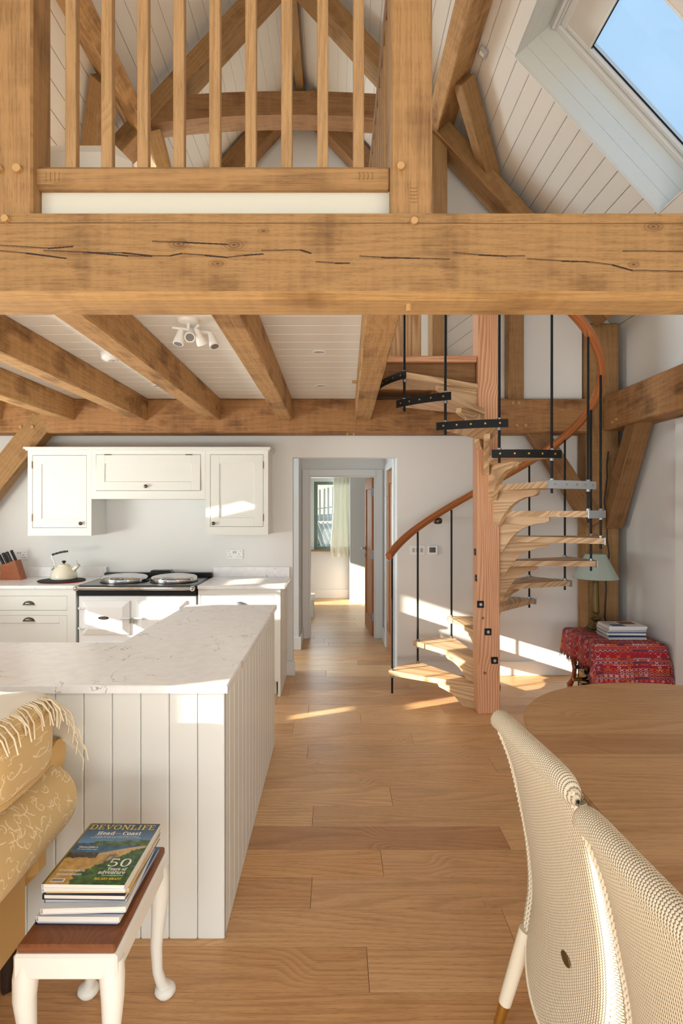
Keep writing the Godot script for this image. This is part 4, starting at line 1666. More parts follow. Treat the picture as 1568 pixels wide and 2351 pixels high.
func range_cooker() -> void:
	var ra := thing("range_cooker", "white enamel cast iron range cooker with two chrome domed lids", "cooker")
	var st := mb()
	ext(st, -2.045, -1.108, 0.10, 0.803, 4.72, 5.30, 0.006)
	put("body", st, M.enamel, ra)
	st = mb()
	ext(st, -2.04, -1.112, 0.0, 0.10, 4.77, 5.28)
	put("plinth", st, M.black, ra)
	st = mb()
	ext(st, -2.05, -1.103, 0.803, 0.858, 4.705, 5.30, 0.004)
	put("top_band", st, M.black_steel, ra)
	st = mb()
	ext(st, -2.056, -1.098, 0.858, 0.884, 4.69, 5.30, 0.006)
	put("top_plate", st, M.black, ra)
	st = mb()
	ext(st, -2.03, -1.125, 0.8842, 0.8865, 4.72, 5.24, 0.001)
	put("hob_enamel", st, M.steel, ra)
	st = mb()
	tube(st, [V(-2.045, 0.868, 4.655), V(-1.12, 0.868, 4.655)], 0.0135, 14)
	var rl := put("towel_rail", st, M.chrome, ra)
	for x in [-2.04, -1.125]:
		st = mb()
		tube(st, [V(x, 0.865, 4.71), V(x, 0.868, 4.655)], [0.016, 0.022], 12)
		lathe(st, [Vector2(0.0, -0.018), Vector2(0.016, -0.014), Vector2(0.021, 0), Vector2(0.016, 0.014), Vector2(0, 0.018)], V(x, 0.868, 4.655), 14, true, Basis(Vector3(0, 0, 1), PI / 2))
		put("rail_bracket", st, M.chrome, rl)
	st = mb()
	ext(st, -2.05, -1.10, 0.884, 0.928, 5.25, 5.31, 0.005)
	put("back_plate", st, M.black, ra)
	st = mb()
	ext(st, -1.63, -1.43, 0.90, 0.955, 5.16, 5.28, 0.02)
	put("vent", st, M.black, ra)
	for x in [-1.762, -1.348]:
		st = mb()
		var c := V(x, 0.886, 4.96)
		lathe(st, [Vector2(0.186, 0.0), Vector2(0.190, 0.010), Vector2(0.191, 0.022), Vector2(0.190, 0.034), Vector2(0.184, 0.043), Vector2(0.168, 0.051), Vector2(0.12, 0.059), Vector2(0.06, 0.064), Vector2(0, 0.065)], c, 44, true)
		var l := put("lid", st, M.chrome, ra)
		st = mb()
		lathe(st, [Vector2(0.186, -0.001), Vector2(0.196, 0.002), Vector2(0.196, 0.008), Vector2(0.187, 0.010)], c, 44)
		put("lid_rim", st, M.black, l)
		st = mb()
		var coil := []
		for k in 61:
			var f := k / 60.0
			coil.append(c + Vector3(-0.045 + 0.09 * f, 0.048 + 0.011 * cos(f * TAU * 10.0), 0.200 + 0.011 * sin(f * TAU * 10.0)))
		tube(st, coil, 0.0022, 5)
		for hx in [-0.05, 0.05]:
			tube(st, [c + Vector3(hx, 0.036, 0.178), c + Vector3(hx, 0.048, 0.20)], 0.006, 8)
		tube(st, [c + Vector3(-0.05, 0.048, 0.20), c + Vector3(0.05, 0.048, 0.20)], 0.005, 8)
		put("coil_handle", st, M.chrome, l)
	var d1 := aga_door(-2.010, -1.636, 0.492, 0.765, true, ra)
	aga_door(-1.585, -1.185, 0.492, 0.765, false, ra)
	aga_door(-2.010, -1.636, 0.17, 0.44, true, ra)
	aga_door(-1.585, -1.185, 0.17, 0.44, false, ra)
	st = mb()
	lathe(st, [Vector2(0, 0.003), Vector2(0.042, 0.003), Vector2(0.042, 0)], Vector3.ZERO, 28, false, Basis(Vector3.RIGHT, Vector3(0, 0, 1), Vector3(0, -0.30, 0)))
	var bd := put("badge", st, M.black, d1)
	bd.position = V(-1.835, 0.631, 4.686)
	var tx := lettering("AGA", 0.05, "Droid Sans", true, false, M.chrome, bd, 0.001, 0.014)
	tx.position = Vector3(0, 0, 0.0034)
	st = mb()
	ext(st, -1.110, -1.104, 0.10, 0.803, 4.712, 4.72)
	put("edge_trim", st, M.steel, ra)


# ------------------------------------------------------------------ passage and far room
func door_leaf(called: String, label: String, at: Vector3, turn: float, w: float, h: float, hand: float) -> void:
	var D := thing(called, label, "door", at)
	D.rotation.y = turn
	# the leaf runs along +x from its hinge, 40 mm thick
	var st := mb()
	bx(st, Vector3(0.055, h / 2, 0), Vector3(0.11, h, 0.04), Basis(), 0.002, ruv(), 1)
	put("stile", st, M.door_oak, D)
	st = mb()
	bx(st, Vector3(w - 0.055, h / 2, 0), Vector3(0.11, h, 0.04), Basis(), 0.002, ruv(), 1)
	put("stile", st, M.door_oak, D)
	for y in [0.09, h - 0.065]:
		st = mb()
		var hh := 0.18 if y < 0.5 else 0.13
		bx(st, Vector3(w / 2, y, 0), Vector3(w - 0.222, hh, 0.038), Basis(), 0.002, ruv(), 0)
		put("rail", st, M.door_oak, D)
	var n := 4
	for k in n:
		st = mb()
		var pw := (w - 0.22) / n
		bx(st, Vector3(0.11 + pw * (k + 0.5), (h + 0.05) / 2, 0), Vector3(pw - 0.001, h - 0.31, 0.016), Basis(), 0.003, ruv(), 1)
		put("panel", st, M.door_oak, D)
	for s in [1.0, -1.0]:
		st = mb()
		var hx := w - 0.055
		tube(st, [Vector3(hx, 0.985, s * 0.02), Vector3(hx, 0.985, s * 0.03)], 0.026, 16)
		tube(st, [Vector3(hx, 0.985, s * 0.03), Vector3(hx, 0.985, s * 0.065), Vector3(hx - hand * 0.02, 0.985, s * 0.07), Vector3(hx - 0.11, 0.985, s * 0.07)], 0.009, 8)
		tube(st, [Vector3(hx, 0.89, s * 0.02), Vector3(hx, 0.89, s * 0.028)], 0.024, 16)
		put("handle", st, M.steel, D)
	for y in [0.22, 0.95, 1.68]:
		st = mb()
		tube(st, [Vector3(-0.004, y - 0.05, 0.022), Vector3(-0.004, y + 0.05, 0.022)], 0.007, 8)
		tube(st, [Vector3(-0.004, y - 0.05, -0.022), Vector3(-0.004, y + 0.05, -0.022)], 0.007, 8)
		bx(st, Vector3(-0.001, y, 0), Vector3(0.004, 0.1, 0.036))
		put("hinge", st, M.steel, D)


func passage() -> void:
	var across := Basis(Vector3.RIGHT, Vector3.UP, Vector3(0, 0, -1))
	var along := Basis(Vector3(0, 0, -1), Vector3.UP, Vector3.RIGHT)
	var st := mb()
	ext(st, -1.3, -0.39, -0.02, 2.45, 6.29, 6.83)
	slab(st, 5.45, 6.83, -0.02, func(_a): return 2.45, [rect(5.66, 6.38, -0.1, 1.90)], Transform3D(along, Vector3(0.56, 0, 0)), 0.10)
	ext(st, 0.66, 0.70, -0.02, 2.45, 5.45, 6.83)
	struct("wall_passage", st, M.plaster)
	st = mb()
	slab(st, XL, 1.5, -0.02, func(_a): return 2.45, [rect(-0.305, 0.469, -0.1, 1.876)], Transform3D(across, Vector3(0, 0, -6.83)), 0.10)
	struct("wall_inner", st, M.plaster)
	st = mb()
	slab(st, XL, 1.5, -0.02, func(_a): return 2.45, [rect(-0.40, 0.50, 0.80, 1.95)], Transform3D(across, Vector3(0, 0, -9.9)), 0.25)
	ext(st, 0.232, 1.5, -0.02, 2.45, 9.29, 9.9)
	ext(st, 1.4, 1.5, -0.02, 2.45, 6.93, 9.9)
	struct("wall_far", st, M.plaster)
	st = mb()
	ext(st, XL, 1.5, 2.38, 2.45, 5.45, 10.1)
	ext(st, XL, 1.5, 2.45, 2.6, 6.7, 10.15)
	struct("ceiling_passage", st, M.ceiling_white)
	for e in [[-0.392, -0.362, 6.275, 6.83], [-1.2, -0.362, 6.265, 6.29], [0.535, 0.56, 6.40, 6.83]]:
		st = mb()
		ext(st, e[0], e[1], 0, 0.135, e[2], e[3], 0.004)
		struct("baseboard_passage", st, M.gloss_white)
	for e in [[-2.0, 0.232, 9.875, 9.9], [0.222, 1.4, 9.262, 9.29]]:
		st = mb()
		ext(st, e[0], e[1], 0, 0.15, e[2], e[3], 0.004)
		struct("baseboard_far", st, M.gloss_white)
	# casing of the inner doorway
	var dc := root_structure("door_1")
	for e in [[-0.382, -0.304, 0, 1.95], [0.468, 0.546, 0, 1.95], [-0.304, 0.468, 1.872, 1.95]]:
		st = mb()
		ext(st, e[0], e[1], e[2], e[3], 6.808, 6.83, 0.005)
		put("architrave", st, M.gloss_white, dc)
	for e in [[-0.305, -0.285, 0, 1.876], [0.449, 0.469, 0, 1.876], [-0.285, 0.449, 1.856, 1.876]]:
		st = mb()
		ext(st, e[0], e[1], e[2], e[3], 6.825, 6.935, 0.002)
		put("jamb", st, M.gloss_white, dc)
	var dc2 := root_structure("door_2")
	for e in [[5.585, 5.66, 0, 1.97], [6.38, 6.455, 0, 1.97], [5.66, 6.38, 1.90, 1.97]]:
		st = mb()
		ext(st, 0.538, 0.56, e[2], e[3], e[0], e[1], 0.005)
		put("architrave", st, M.gloss_white, dc2)
	door_leaf("interior_door", "oak door standing open into the far room with a steel lever", V(0.446, 0.006, 6.96), atan2(0.70, -0.045), 0.70, 1.86, 1.0)
	door_leaf("interior_door", "closed oak door in the right wall of the passage behind the first stair rod", V(0.585, 0.006, 6.375), -PI / 2, 0.71, 1.885, 1.0)

	# far window
	var wf := root_structure("window_3")
	for e in [[-0.36, -0.30, 0.80, 1.95], [0.44, 0.50, 0.80, 1.95], [-0.30, 0.44, 0.80, 0.86], [-0.30, 0.44, 1.90, 1.95], [0.05, 0.10, 0.86, 1.90]]:
		st = mb()
		ext(st, e[0], e[1], e[2], e[3], 9.98, 10.04, 0.005)
		put("window_frame", st, M.sage, wf)
	st = mb()
	ext(st, -0.30, 0.44, 0.86, 1.90, 10.005, 10.012)
	put("pane", st, M.glass, wf)
	st = mb()
	ext(st, -0.42, 0.232, 0.785, 0.808, 9.85, 10.0, 0.004, ruv())
	put("sill", st, M.oak_new, wf)
	st = mb()
	ext(st, -0.40, -0.36, 0.80, 1.95, 9.92, 10.04)
	put("reveal", st, M.joinery, wf)
	st = mb()
	sheet(st, 60, 14, func(u, v):
		var y: float = lerpf(2.05, 0.70, v)
		var w: float = 0.14 + 0.03 * v - 0.015 * sin(v * 5.0)
		return V(0.10 + (u - 0.5) * 2.0 * w, y, 9.80 - 0.03 * sin(u * TAU * 4.0 + 0.6 * sin(u * 9.0)) * (0.6 + 0.5 * v)), Vector2.ONE)
	tag(put("curtain", st, M.curtain), "cream pleated curtain at the window of the far room", "curtain")
	st = mb()
	for k in 5:
		tube(st, [V(-0.36 + 0.014 * k, 0.21, 8.22 - 0.006 * k), V(-0.355 + 0.014 * k, 0.0, 8.20 - 0.006 * k)], 0.010, 8)
	ext(st, -1.6, -0.30, 0.19, 0.23, 8.2, 8.9, 0.01)
	tag(put("bed_cover", st, M.throw), "corner of a white ribbed bed cover just inside the far doorway", "bedding")


# ------------------------------------------------------------------ dining corner
func dining() -> void:
	var T := thing("dining_table", "oak dining table with rounded ends, its top made of boards", "table")
	var st := mb()
	var outline := PackedVector2Array()
	for k in 33:
		var a := PI * k / 32.0
		outline.append(Vector2(1.25 + 0.605 * cos(a), -1.94 - 0.605 * sin(a)))
	for k in 33:
		var a := PI + PI * k / 32.0
		outline.append(Vector2(1.25 + 0.605 * cos(a), -0.85 - 0.605 * sin(a)))
	var flatb := Basis(Vector3.RIGHT, Vector3(0, 0, 1), Vector3.UP)
	var ds := [0.2, 0.38, 0.52, 0.67, 0.82, 0.98, 1.10, 1.235, 1.38, 1.53, 1.66, 1.80, 1.96, 2.13, 2.29, 2.44, 2.58]
	for k in ds.size() - 1:
		var strip := PackedVector2Array([Vector2(0, -ds[k] - 0.0004), Vector2(2.6, -ds[k] - 0.0004), Vector2(2.6, -ds[k + 1]), Vector2(0, -ds[k + 1])])
		for p in Geometry2D.intersect_polygons(outline, strip):
			st = mb()
			var o := ruv()
			prism(st, p, Transform3D(flatb, Vector3(0, 0.722, 0)), 0.026, o)
			for q in Geometry2D.intersect_polygons(Geometry2D.offset_polygon(outline, -0.006)[0], strip):
				prism(st, q, Transform3D(flatb, Vector3(0, 0.746, 0)), 0.004, o)
			put("top_board", st, M.tabletop_dark if k in [6, 2, 11] else M.tabletop, T)
	st = mb()
	for s in [-1.0, 1.0]:
		ext(st, 1.25 + s * 0.50 - 0.012, 1.25 + s * 0.50 + 0.012, 0.63, 0.722, 0.85, 1.94, 0.003, ruv())
		ext(st, 0.76, 1.74, 0.63, 0.722, 1.39 + s * 0.545 - 0.012, 1.39 + s * 0.545 + 0.012, 0.003, ruv())
	put("apron", st, M.oak_new, T)
	for sx in [-1.0, 1.0]:
		for sd in [-1.0, 1.0]:
			st = mb()
			lathe(st, [Vector2(0, 0), Vector2(0.022, 0), Vector2(0.026, 0.03), Vector2(0.030, 0.3), Vector2(0.038, 0.55), Vector2(0.030, 0.58), Vector2(0.045, 0.60), Vector2(0.045, 0.722)], V(1.25 + sx * 0.14, 0, 1.39 + sd * 0.50), 16, true)
			put("leg", st, M.oak_new, T)
	loom_chair(V(0.487, 0, 1.475), 0.09, "farther woven cream loom chair with a small brass plaque at the dining table")
	loom_chair(V(0.498, 0, 0.935), 0.06, "nearer woven cream loom chair at the right edge of the picture")


func loom_chair(at: Vector3, turn: float, label: String) -> void:
	var C := thing("woven_chair", label, "chair", at, "woven loom chairs at the dining table")
	C.rotation.y = turn
	# x = the way it faces, z = towards the camera
	var back := func(u: float, v: float) -> Vector3:
		var w := (u - 0.5) * 2.0
		var hem := 0.20 + 0.09 * w * w
		var y := lerpf(hem, 0.895, v)
		var k := clampf(v, 0.0, 0.9999) * 5.0
		var es := [0.080, 0.098, 0.092, 0.070, 0.042, 0.0]
		var lean: float = cubic_interpolate(es[int(k)], es[mini(int(k) + 1, 5)], es[maxi(int(k) - 1, 0)], es[mini(int(k) + 2, 5)], k - int(k))
		return Vector3(lean - 0.040 * (1.0 - w * w) * (1.0 - 0.7 * v) + 0.012 * pow(absf(w), 6.0) - 0.012, y, w * lerpf(0.205, 0.228, v))
	var st := mb()
	sheet(st, 28, 24, back, Vector2(0.46, 0.66))
	sheet(st, 28, 24, func(u, v): return back.call(u, v) + Vector3(0.014, 0, 0), Vector2(0.46, 0.66), true)
	put("back_panel", st, M.loom, C)
	# rolled top
	st = mb()
	var pts := []
	var rad := []
	for k in 25:
		var w := lerpf(-1.0, 1.0, k / 24.0)
		pts.append(Vector3(-0.016 + 0.014 * w * w, 0.900 + 0.012 * (1.0 - w * w) - 0.02 * pow(absf(w), 8.0), w * 0.238))
		rad.append(0.027 * sqrt(clampf(1.0 - pow(absf(w), 14.0), 0.05, 1.0)))
	sheet(st, 24, 20, func(u, v):
		var i: int = int(round(u * 24))
		var a: float = v * TAU
		return pts[i] + Vector3(cos(a) * rad[i] * 0.92, sin(a) * rad[i] * 1.1, 0), Vector2(0.5, 0.22), true)
	put("top_roll", st, M.loom, C)
	# uprights and plaited edging
	for s in [-1.0, 1.0]:
		st = mb()
		var up := []
		var ur := []
		for k in 13:
			var v := k / 12.0
			var p: Vector3 = back.call(0.5 + 0.5 * s, v)
			up.append(p + Vector3(0.012, -0.02 * v, s * 0.012 * (1.0 - v)))
			ur.append(0.009 + 0.014 * sin(PI * minf(1.0, 0.35 + 0.65 * v)))
		tube(st, up, ur, 10)
		put("upright", st, M.loom, C)
		st = mb()
		for k in 44:
			var v := k / 44.0
			var p: Vector3 = back.call(0.5 + 0.5 * s, v)
			var q: Vector3 = back.call(0.5 + 0.5 * s, v + 0.03)
			for e in [-1.0, 1.0]:
				tube(st, [p + Vector3(-0.006, 0, -s * 0.004), p.lerp(q, 0.5) + Vector3(-0.010, 0, -s * 0.004 + e * 0.005), q + Vector3(-0.006, 0.004, -s * 0.004 + e * 0.009)], [0.0022, 0.0045, 0.002], 5, false)
		put("plaited_edging", st, M.braid, C)
	st = mb()
	var hem := []
	for k in 25:
		hem.append(back.call(k / 24.0, 0.0) + Vector3(0.002, -0.003, 0))
	tube(st, hem, 0.006, 6)
	put("hem", st, M.braid, C)
	# legs with brass caps
	for s in [-1.0, 1.0]:
		for f in [0, 1]:
			st = mb()
			var top := Vector3(0.075 if f == 0 else 0.50, 0.30 if f == 0 else 0.40, s * 0.20)
			var foot := Vector3(0.02 if f == 0 else 0.53, 0.075, s * 0.226)
			tube(st, [top, foot], [0.022, 0.018], 12)
			var leg := put("leg", st, M.braid, C)
			st = mb()
			var dir := (foot - top).normalized()
			tube(st, [foot, foot + dir * 0.074], [0.0165, 0.013], 12)
			put("foot_cap", st, M.brass, leg)
	# seat drum and pad
	st = mb()
	bx(st, Vector3(0.345, 0.36, 0), Vector3(0.42, 0.16, 0.42), Basis(), 0.03, Vector2.ZERO, 0)
	put("seat", st, M.loom, C)
	st = mb()
	bx(st, Vector3(0.345, 0.465, 0), Vector3(0.41, 0.05, 0.42), Basis(), 0.022)
	put("cushion", st, M.pad, C)
	# plaque
	st = mb()
	var pc: Vector3 = back.call(0.66, 0.31)
	lathe(st, [Vector2(0, 0.003), Vector2(0.020, 0.002), Vector2(0.022, 0)], pc + Vector3(-0.001, 0, 0), 20, false, Basis(Vector3(0, 0.7, 0), Vector3(-1, 0, 0), Vector3(0, 0, 1)))
	put("plaque", st, M.old_brass, C)


# ------------------------------------------------------------------ sofa, stool, magazines
func lounge() -> void:
	var S := thing("sofa", "mustard sofa with a cream scroll pattern and a rolled arm beside the island", "sofa")
	var st := mb()
	# rolled arm: a scroll section run along d
	var sec := PackedVector2Array()
	for k in 29:
		var a := deg_to_rad(lerpf(-120.0, 190.0, k / 28.0))
		sec.append(Vector2(-0.925 + 0.128 * cos(a), 0.598 + 0.118 * sin(a)))
	sec.append(Vector2(-1.06, 0.40))
	sec.append(Vector2(-0.99, 0.40))
	roll(st, sec, 0.75, 1.86)
	put("arm", st, M.floral, S)
	st = mb()
	bx(st, V(-1.02, 0.36, 1.30), Vector3(0.16, 0.38, 1.05), Basis(), 0.03)
	put("arm_panel", st, M.mustard, S)
	st = mb()
	bx(st, V(-1.9, 0.34, 1.36), Vector3(1.64, 0.30, 1.0), Basis(), 0.04)
	put("base", st, M.floral, S)
	st = mb()
	bx(st, V(-1.88, 0.53, 1.90), Vector3(1.88, 0.50, 0.17), Basis(), 0.06)
	tube(st, [V(-2.8, 0.70, 1.89), V(-1.5, 0.71, 1.89), V(-0.875, 0.715, 1.87)], [0.075, 0.075, 0.052], 14)
	put("back", st, M.mustard, S)
	for p in [[-1.02, 1.84], [-1.02, 0.82], [-2.6, 1.84], [-2.6, 0.82]]:
		st = mb()
		tube(st, [V(p[0], 0.2, p[1]), V(p[0], 0.0, p[1])], [0.034, 0.022], 4)
		put("leg", st, M.dark_wood, S)
	var cu := thing("cushion", "plump mustard cushion with cream scrolls lying on the sofa arm", "cushion")
	st = mb()
	var cen := V(-1.035, 0.832, 1.60)
	pillow(st, cen, Vector3(0.215, 0.118, 0.20), 0.16)
	put("cover", st, M.floral, cu)
	st = mb()
	var pip := []
	for k in 41:
		var a := TAU * k / 40.0
		var q := 2.0 / 4.5
		pip.append(cen + Vector3(0.208 * signf(cos(a)) * pow(absf(cos(a)), q), 0.0, 0.193 * signf(sin(a)) * pow(absf(sin(a)), q)))
	for dy in [0.075, -0.082]:
		var pp := []
		for p in pip:
			pp.append(p * 1.0 + Vector3(0, dy, 0))
		tube(st, pp, 0.0045, 6)
	put("piping", st, M.mustard, cu)
	# throw over cushion
	var th := thing("throw", "cream woven throw with knotted fringe draped over the cushion", "throw")
	var drape := func(u: float, v: float) -> Vector3:
		# u across (left to the fringed right edge), v from the back over the top to the front
		var x := lerpf(-1.62, -0.835 - 0.05 * v, u)
		var zz := lerpf(1.90, 1.385, v)
		var ex := maxf(x - cen.x - 0.13, 0.0) if x > cen.x else 0.0
		var e := Vector2(ex, maxf(absf(zz - 1.60) - 0.13, 0.0)).length()
		var y := 0.962 - 7.0 * e * e
		return V(x + 0.006 * sin(v * 21.0), y + 0.006 * sin(u * 17.0 + v * 9.0), zz)
	st = mb()
	sheet(st, 36, 30, drape, Vector2(1, 1))
	put("cloth", st, M.throw, th)
	st = mb()
	for k in 92:
		var onside := k < 54
		var f := (k + 0.5) / 54.0 if onside else (k - 54 + 0.5) / 38.0
		var p: Vector3 = drape.call(1.0, f) if onside else drape.call(0.45 + 0.55 * f, 1.0)
		var out := Vector3(0.055, 0, 0.012) if onside else Vector3(0.012, 0, 0.045)
		var l := rng.randf_range(0.5, 0.95)
		var j := Vector3(rng.randf_range(-0.012, 0.012), 0, rng.randf_range(-0.012, 0.012))
		tube(st, [p, p + out * 0.5 * l + j + Vector3(0, -0.008, 0), p + out * 0.95 * l + j * 1.6 + Vector3(0, -0.040 * l, 0), p + out * 1.05 * l + j * 2.4 + Vector3(0, -0.085 * l, 0)], [0.003, 0.0028, 0.0026, 0.002], 5)
	var fr := put("fringe", st, M.fringe, th)
	fr.set_meta("kind", "stuff")

	# white stool
	var T := thing("side_stool", "white painted stool with a brown wooden top and bowed legs before the sofa", "stool")
	st = mb()
	ext(st, -0.757, -0.524, 0.436, 0.457, 1.408, 1.822, 0.004, ruv(), 2)
	put("top", st, M.stool_wood, T)
	st = mb()
	ext(st, -0.764, -0.517, 0.378, 0.438, 1.40, 1.83, 0.006)
	put("apron", st, M.white_paint, T)
	for sx in [-1.0, 1.0]:
		for sd in [-1.0, 1.0]:
			st = mb()
			var cx: float = -0.6405 + sx * 0.1
			var cd: float = 1.615 + sd * 0.186
			var pts := []
			var rr := []
			for q in [[0.41, 0.0, 0.030], [0.37, 0.004, 0.030], [0.32, 0.006, 0.027], [0.25, 0.002, 0.022], [0.17, -0.003, 0.018], [0.09, 0.0, 0.0155], [0.05, 0.008, 0.016], [0.03, 0.017, 0.020]]:
				pts.append(V(cx + sx * q[1], q[0], cd + sd * q[1]))
				rr.append(q[2])
			tube(st, pts, rr, 12)
			lathe(st, [Vector2(0, 0), Vector2(0.022, 0), Vector2(0.026, 0.006), Vector2(0.032, 0.015), Vector2(0.030, 0.026), Vector2(0.020, 0.036), Vector2(0, 0.040)], V(cx + sx * 0.018, 0, cd + sd * 0.018), 16, true)
			put("leg", st, M.white_paint, T)
	magazine_stack()


func roll(st: SurfaceTool, sec: PackedVector2Array, d0: float, d1: float) -> void:
	# section swept along d with rounded ends
	var n := sec.size()
	var c := Vector2.ZERO
	for p in sec:
		c += p
	c /= n
	var rings := []
	var steps := [[0.0, 0.80], [0.008, 0.92], [0.025, 0.98], [0.06, 1.0], [0.5, 1.0], [0.94, 1.0], [0.975, 0.98], [0.992, 0.92], [1.0, 0.80]]
	for s in steps:
		var ring := []
		for p in sec:
			var q: Vector2 = c + (p - c) * s[1]
			ring.append(V(q.x, q.y, lerpf(d0, d1, s[0])))
		rings.append(ring)
	for i in steps.size() - 1:
		for k in n:
			var m := (k + 1) % n
			var na := (sec[k] - c).normalized()
			var nb := (sec[m] - c).normalized()
			var z0: float = 0.0 if i > 0 else 0.0
			var tilt: float = -1.0 if i == steps.size() - 2 else (1.0 if i == 0 else 0.0)
			var n0 := Vector3(na.x, na.y, tilt * 0.5).normalized()
			var n1 := Vector3(nb.x, nb.y, tilt * 0.5).normalized()
			var l0: float = lerpf(d0, d1, steps[i][0])
			var l1: float = lerpf(d0, d1, steps[i + 1][0])
			smooth4(st, [[rings[i][k], n0], [rings[i + 1][k], n0], [rings[i + 1][m], n1], [rings[i][m], n1]], [Vector2(l0, k * 0.022), Vector2(l1, k * 0.022), Vector2(l1, (k + 1) * 0.022), Vector2(l0, (k + 1) * 0.022)])
	for e in [0, steps.size() - 1]:
		for k in range(1, n - 1):
			tri(st, rings[e][0], rings[e][k], rings[e][k + 1], Vector3(0, 0, 1 if e == 0 else -1), sec[0], sec[k], sec[k + 1])


func pillow(st: SurfaceTool, c: Vector3, h: Vector3, boxy: float) -> void:
	sheet(st, 40, 22, func(u, v):
		var a: float = u * TAU
		var b: float = (v - 0.5) * PI
		var q := 2.0 / 4.5
		var cb := pow(absf(cos(b)), boxy)
		return c + Vector3(h.x * signf(cos(a)) * pow(absf(cos(a)), q) * cb, h.y * signf(sin(b)) * pow(absf(sin(b)), 0.75), h.z * signf(sin(a)) * pow(absf(sin(a)), q) * cb), Vector2(1.0, 0.5), true)


func magazine(label: String, group: String, at: Vector3, turn: float, w: float, l: float, th: float, cover: Material, edge: Material) -> Node3D:
	var m := thing("magazine", label, "magazine", at, group)
	m.rotation.y = turn
	var st := mb()
	bx(st, Vector3(0.001, th / 2, 0), Vector3(w - 0.005, th - 0.0022, l - 0.005), Basis(), 0.0003)
	put("pages", st, edge, m)
	st = mb()
	bx(st, Vector3(0, th - 0.0007, 0), Vector3(w, 0.0012, l))
	bx(st, Vector3(0, 0.0007, 0), Vector3(w, 0.0012, l))
	bx(st, Vector3(-w / 2 + 0.0004, th / 2, 0), Vector3(0.0008, th, l))
	put("cover", st, cover, m)
	return m


func magazine_stack() -> void:
	var covers := [M.paper_navy, M.paper_white, M.paper_blue, M.paper_white, M.paper_grey, M.paper_navy, M.paper_yellow, M.paper_white]
	var words := ["bottom magazine of the stool pile resting on the brown wooden top", "second magazine from the bottom of the stool pile", "third magazine from the bottom of the stool pile, blue covered", "fourth magazine from the bottom of the stool pile", "fifth magazine from the bottom of the stool pile, grey covered", "dark blue magazine third from the top of the stool pile", "yellow edged magazine third down in the stool pile, under the white one", "white magazine directly under the coast magazine on the stool pile"]
	words[5] = "dark blue magazine fourth from the top of the stool pile"
	var th := [0.011, 0.014, 0.011, 0.014, 0.012, 0.013, 0.012, 0.013]
	var y := 0.457
	for k in 8:
		var at := V(-0.638 + rng.randf_range(-0.009, 0.007) + 0.002 * k, y, 1.615 + rng.randf_range(-0.012, 0.010))
		magazine(words[k], "magazines stacked on the stool", at, rng.randf_range(-0.045, 0.045), 0.208, 0.276, th[k], covers[k], M.paper if k % 2 else M.paper_grey)
		y += th[k]
	var top := magazine("top magazine of the stool pile, its cover showing a sandy bay and green headland", "magazines stacked on the stool", V(-0.620, y, 1.602), -0.02, 0.206, 0.283, 0.011, M.paper_white, M.paper)
	var st := mb()
	var a := Vector3(-0.103, 0.0113, -0.1415)
	quad(st, a, a + Vector3(0.206, 0, 0), a + Vector3(0.206, 0, 0.283), a + Vector3(0, 0, 0.283), Vector3.UP, Vector2(0, 0), Vector2(1, 0), Vector2(1, 1), Vector2(0, 1))
	var pic := put("cover_picture", st, M.cover, top)
	# text, width, x, z, font, bold, italic, ink, height
	for t in [["DEVONLIFE", 0.188, 0.0, -0.120, "Droid Serif", false, M.ink_yellow, 0.024], ["Head", 0.050, -0.036, -0.088, "Droid Serif", true, M.ink_white, 0.017], ["for the", 0.014, 0.0, -0.087, "Droid Serif", false, M.ink_yellow, 0.006], ["Coast", 0.052, 0.038, -0.088, "Droid Serif", true, M.ink_white, 0.017],
		["Fantastic beaches and coastal walks to explore", 0.125, 0.0, -0.073, "Droid Sans", false, M.ink_white, 0.0045], ["Our guide to the best of the Devon coast", 0.14, 0.0, -0.066, "Droid Sans", false, M.ink_white, 0.0045],
		["Elton John's", 0.052, -0.056, -0.019, "Droid Serif", true, M.ink_white, 0.009], ["The best of the west", 0.055, -0.056, -0.009, "Droid Sans", false, M.ink_white, 0.004],
		["50", 0.056, 0.058, 0.051, "Droid Serif", false, M.ink_white, 0.034], ["Years of", 0.05, 0.060, 0.078, "Droid Serif", true, M.ink_white, 0.013], ["adventure", 0.068, 0.052, 0.092, "Droid Serif", true, M.ink_white, 0.014], ["The pioneering travels", 0.055, 0.058, 0.104, "Droid Sans", false, M.ink_white, 0.005],
		["HILARY BRADT", 0.068, 0.052, 0.118, "Droid Serif", true, M.ink_yellow, 0.008], ["SCULPTURE SCHOOL", 0.066, -0.052, 0.086, "Droid Serif", true, M.ink_white, 0.007], ["VINTAGE FASHION", 0.064, -0.054, 0.102, "Droid Serif", true, M.ink_white, 0.007]]:
		var o := lettering(t[0], t[1], t[4], t[5], false, t[6], pic, 0.0002, t[7])
		var ws := o.scale
		o.rotation.x = -PI / 2
		o.scale = ws
		o.position = Vector3(t[2], 0.0116, t[3])
	st = mb()
	bx(st, Vector3(-0.070, 0.0116, 0.126), Vector3(0.034, 0.0004, 0.014))
	put("barcode", st, M.paper_white, pic)
	st = mb()
	for k in 12:
		bx(st, Vector3(-0.084 + 0.0024 * k, 0.0119, 0.126), Vector3(0.0013, 0.0004, 0.009))
	put("barcode_lines", st, M.ink_black, pic)


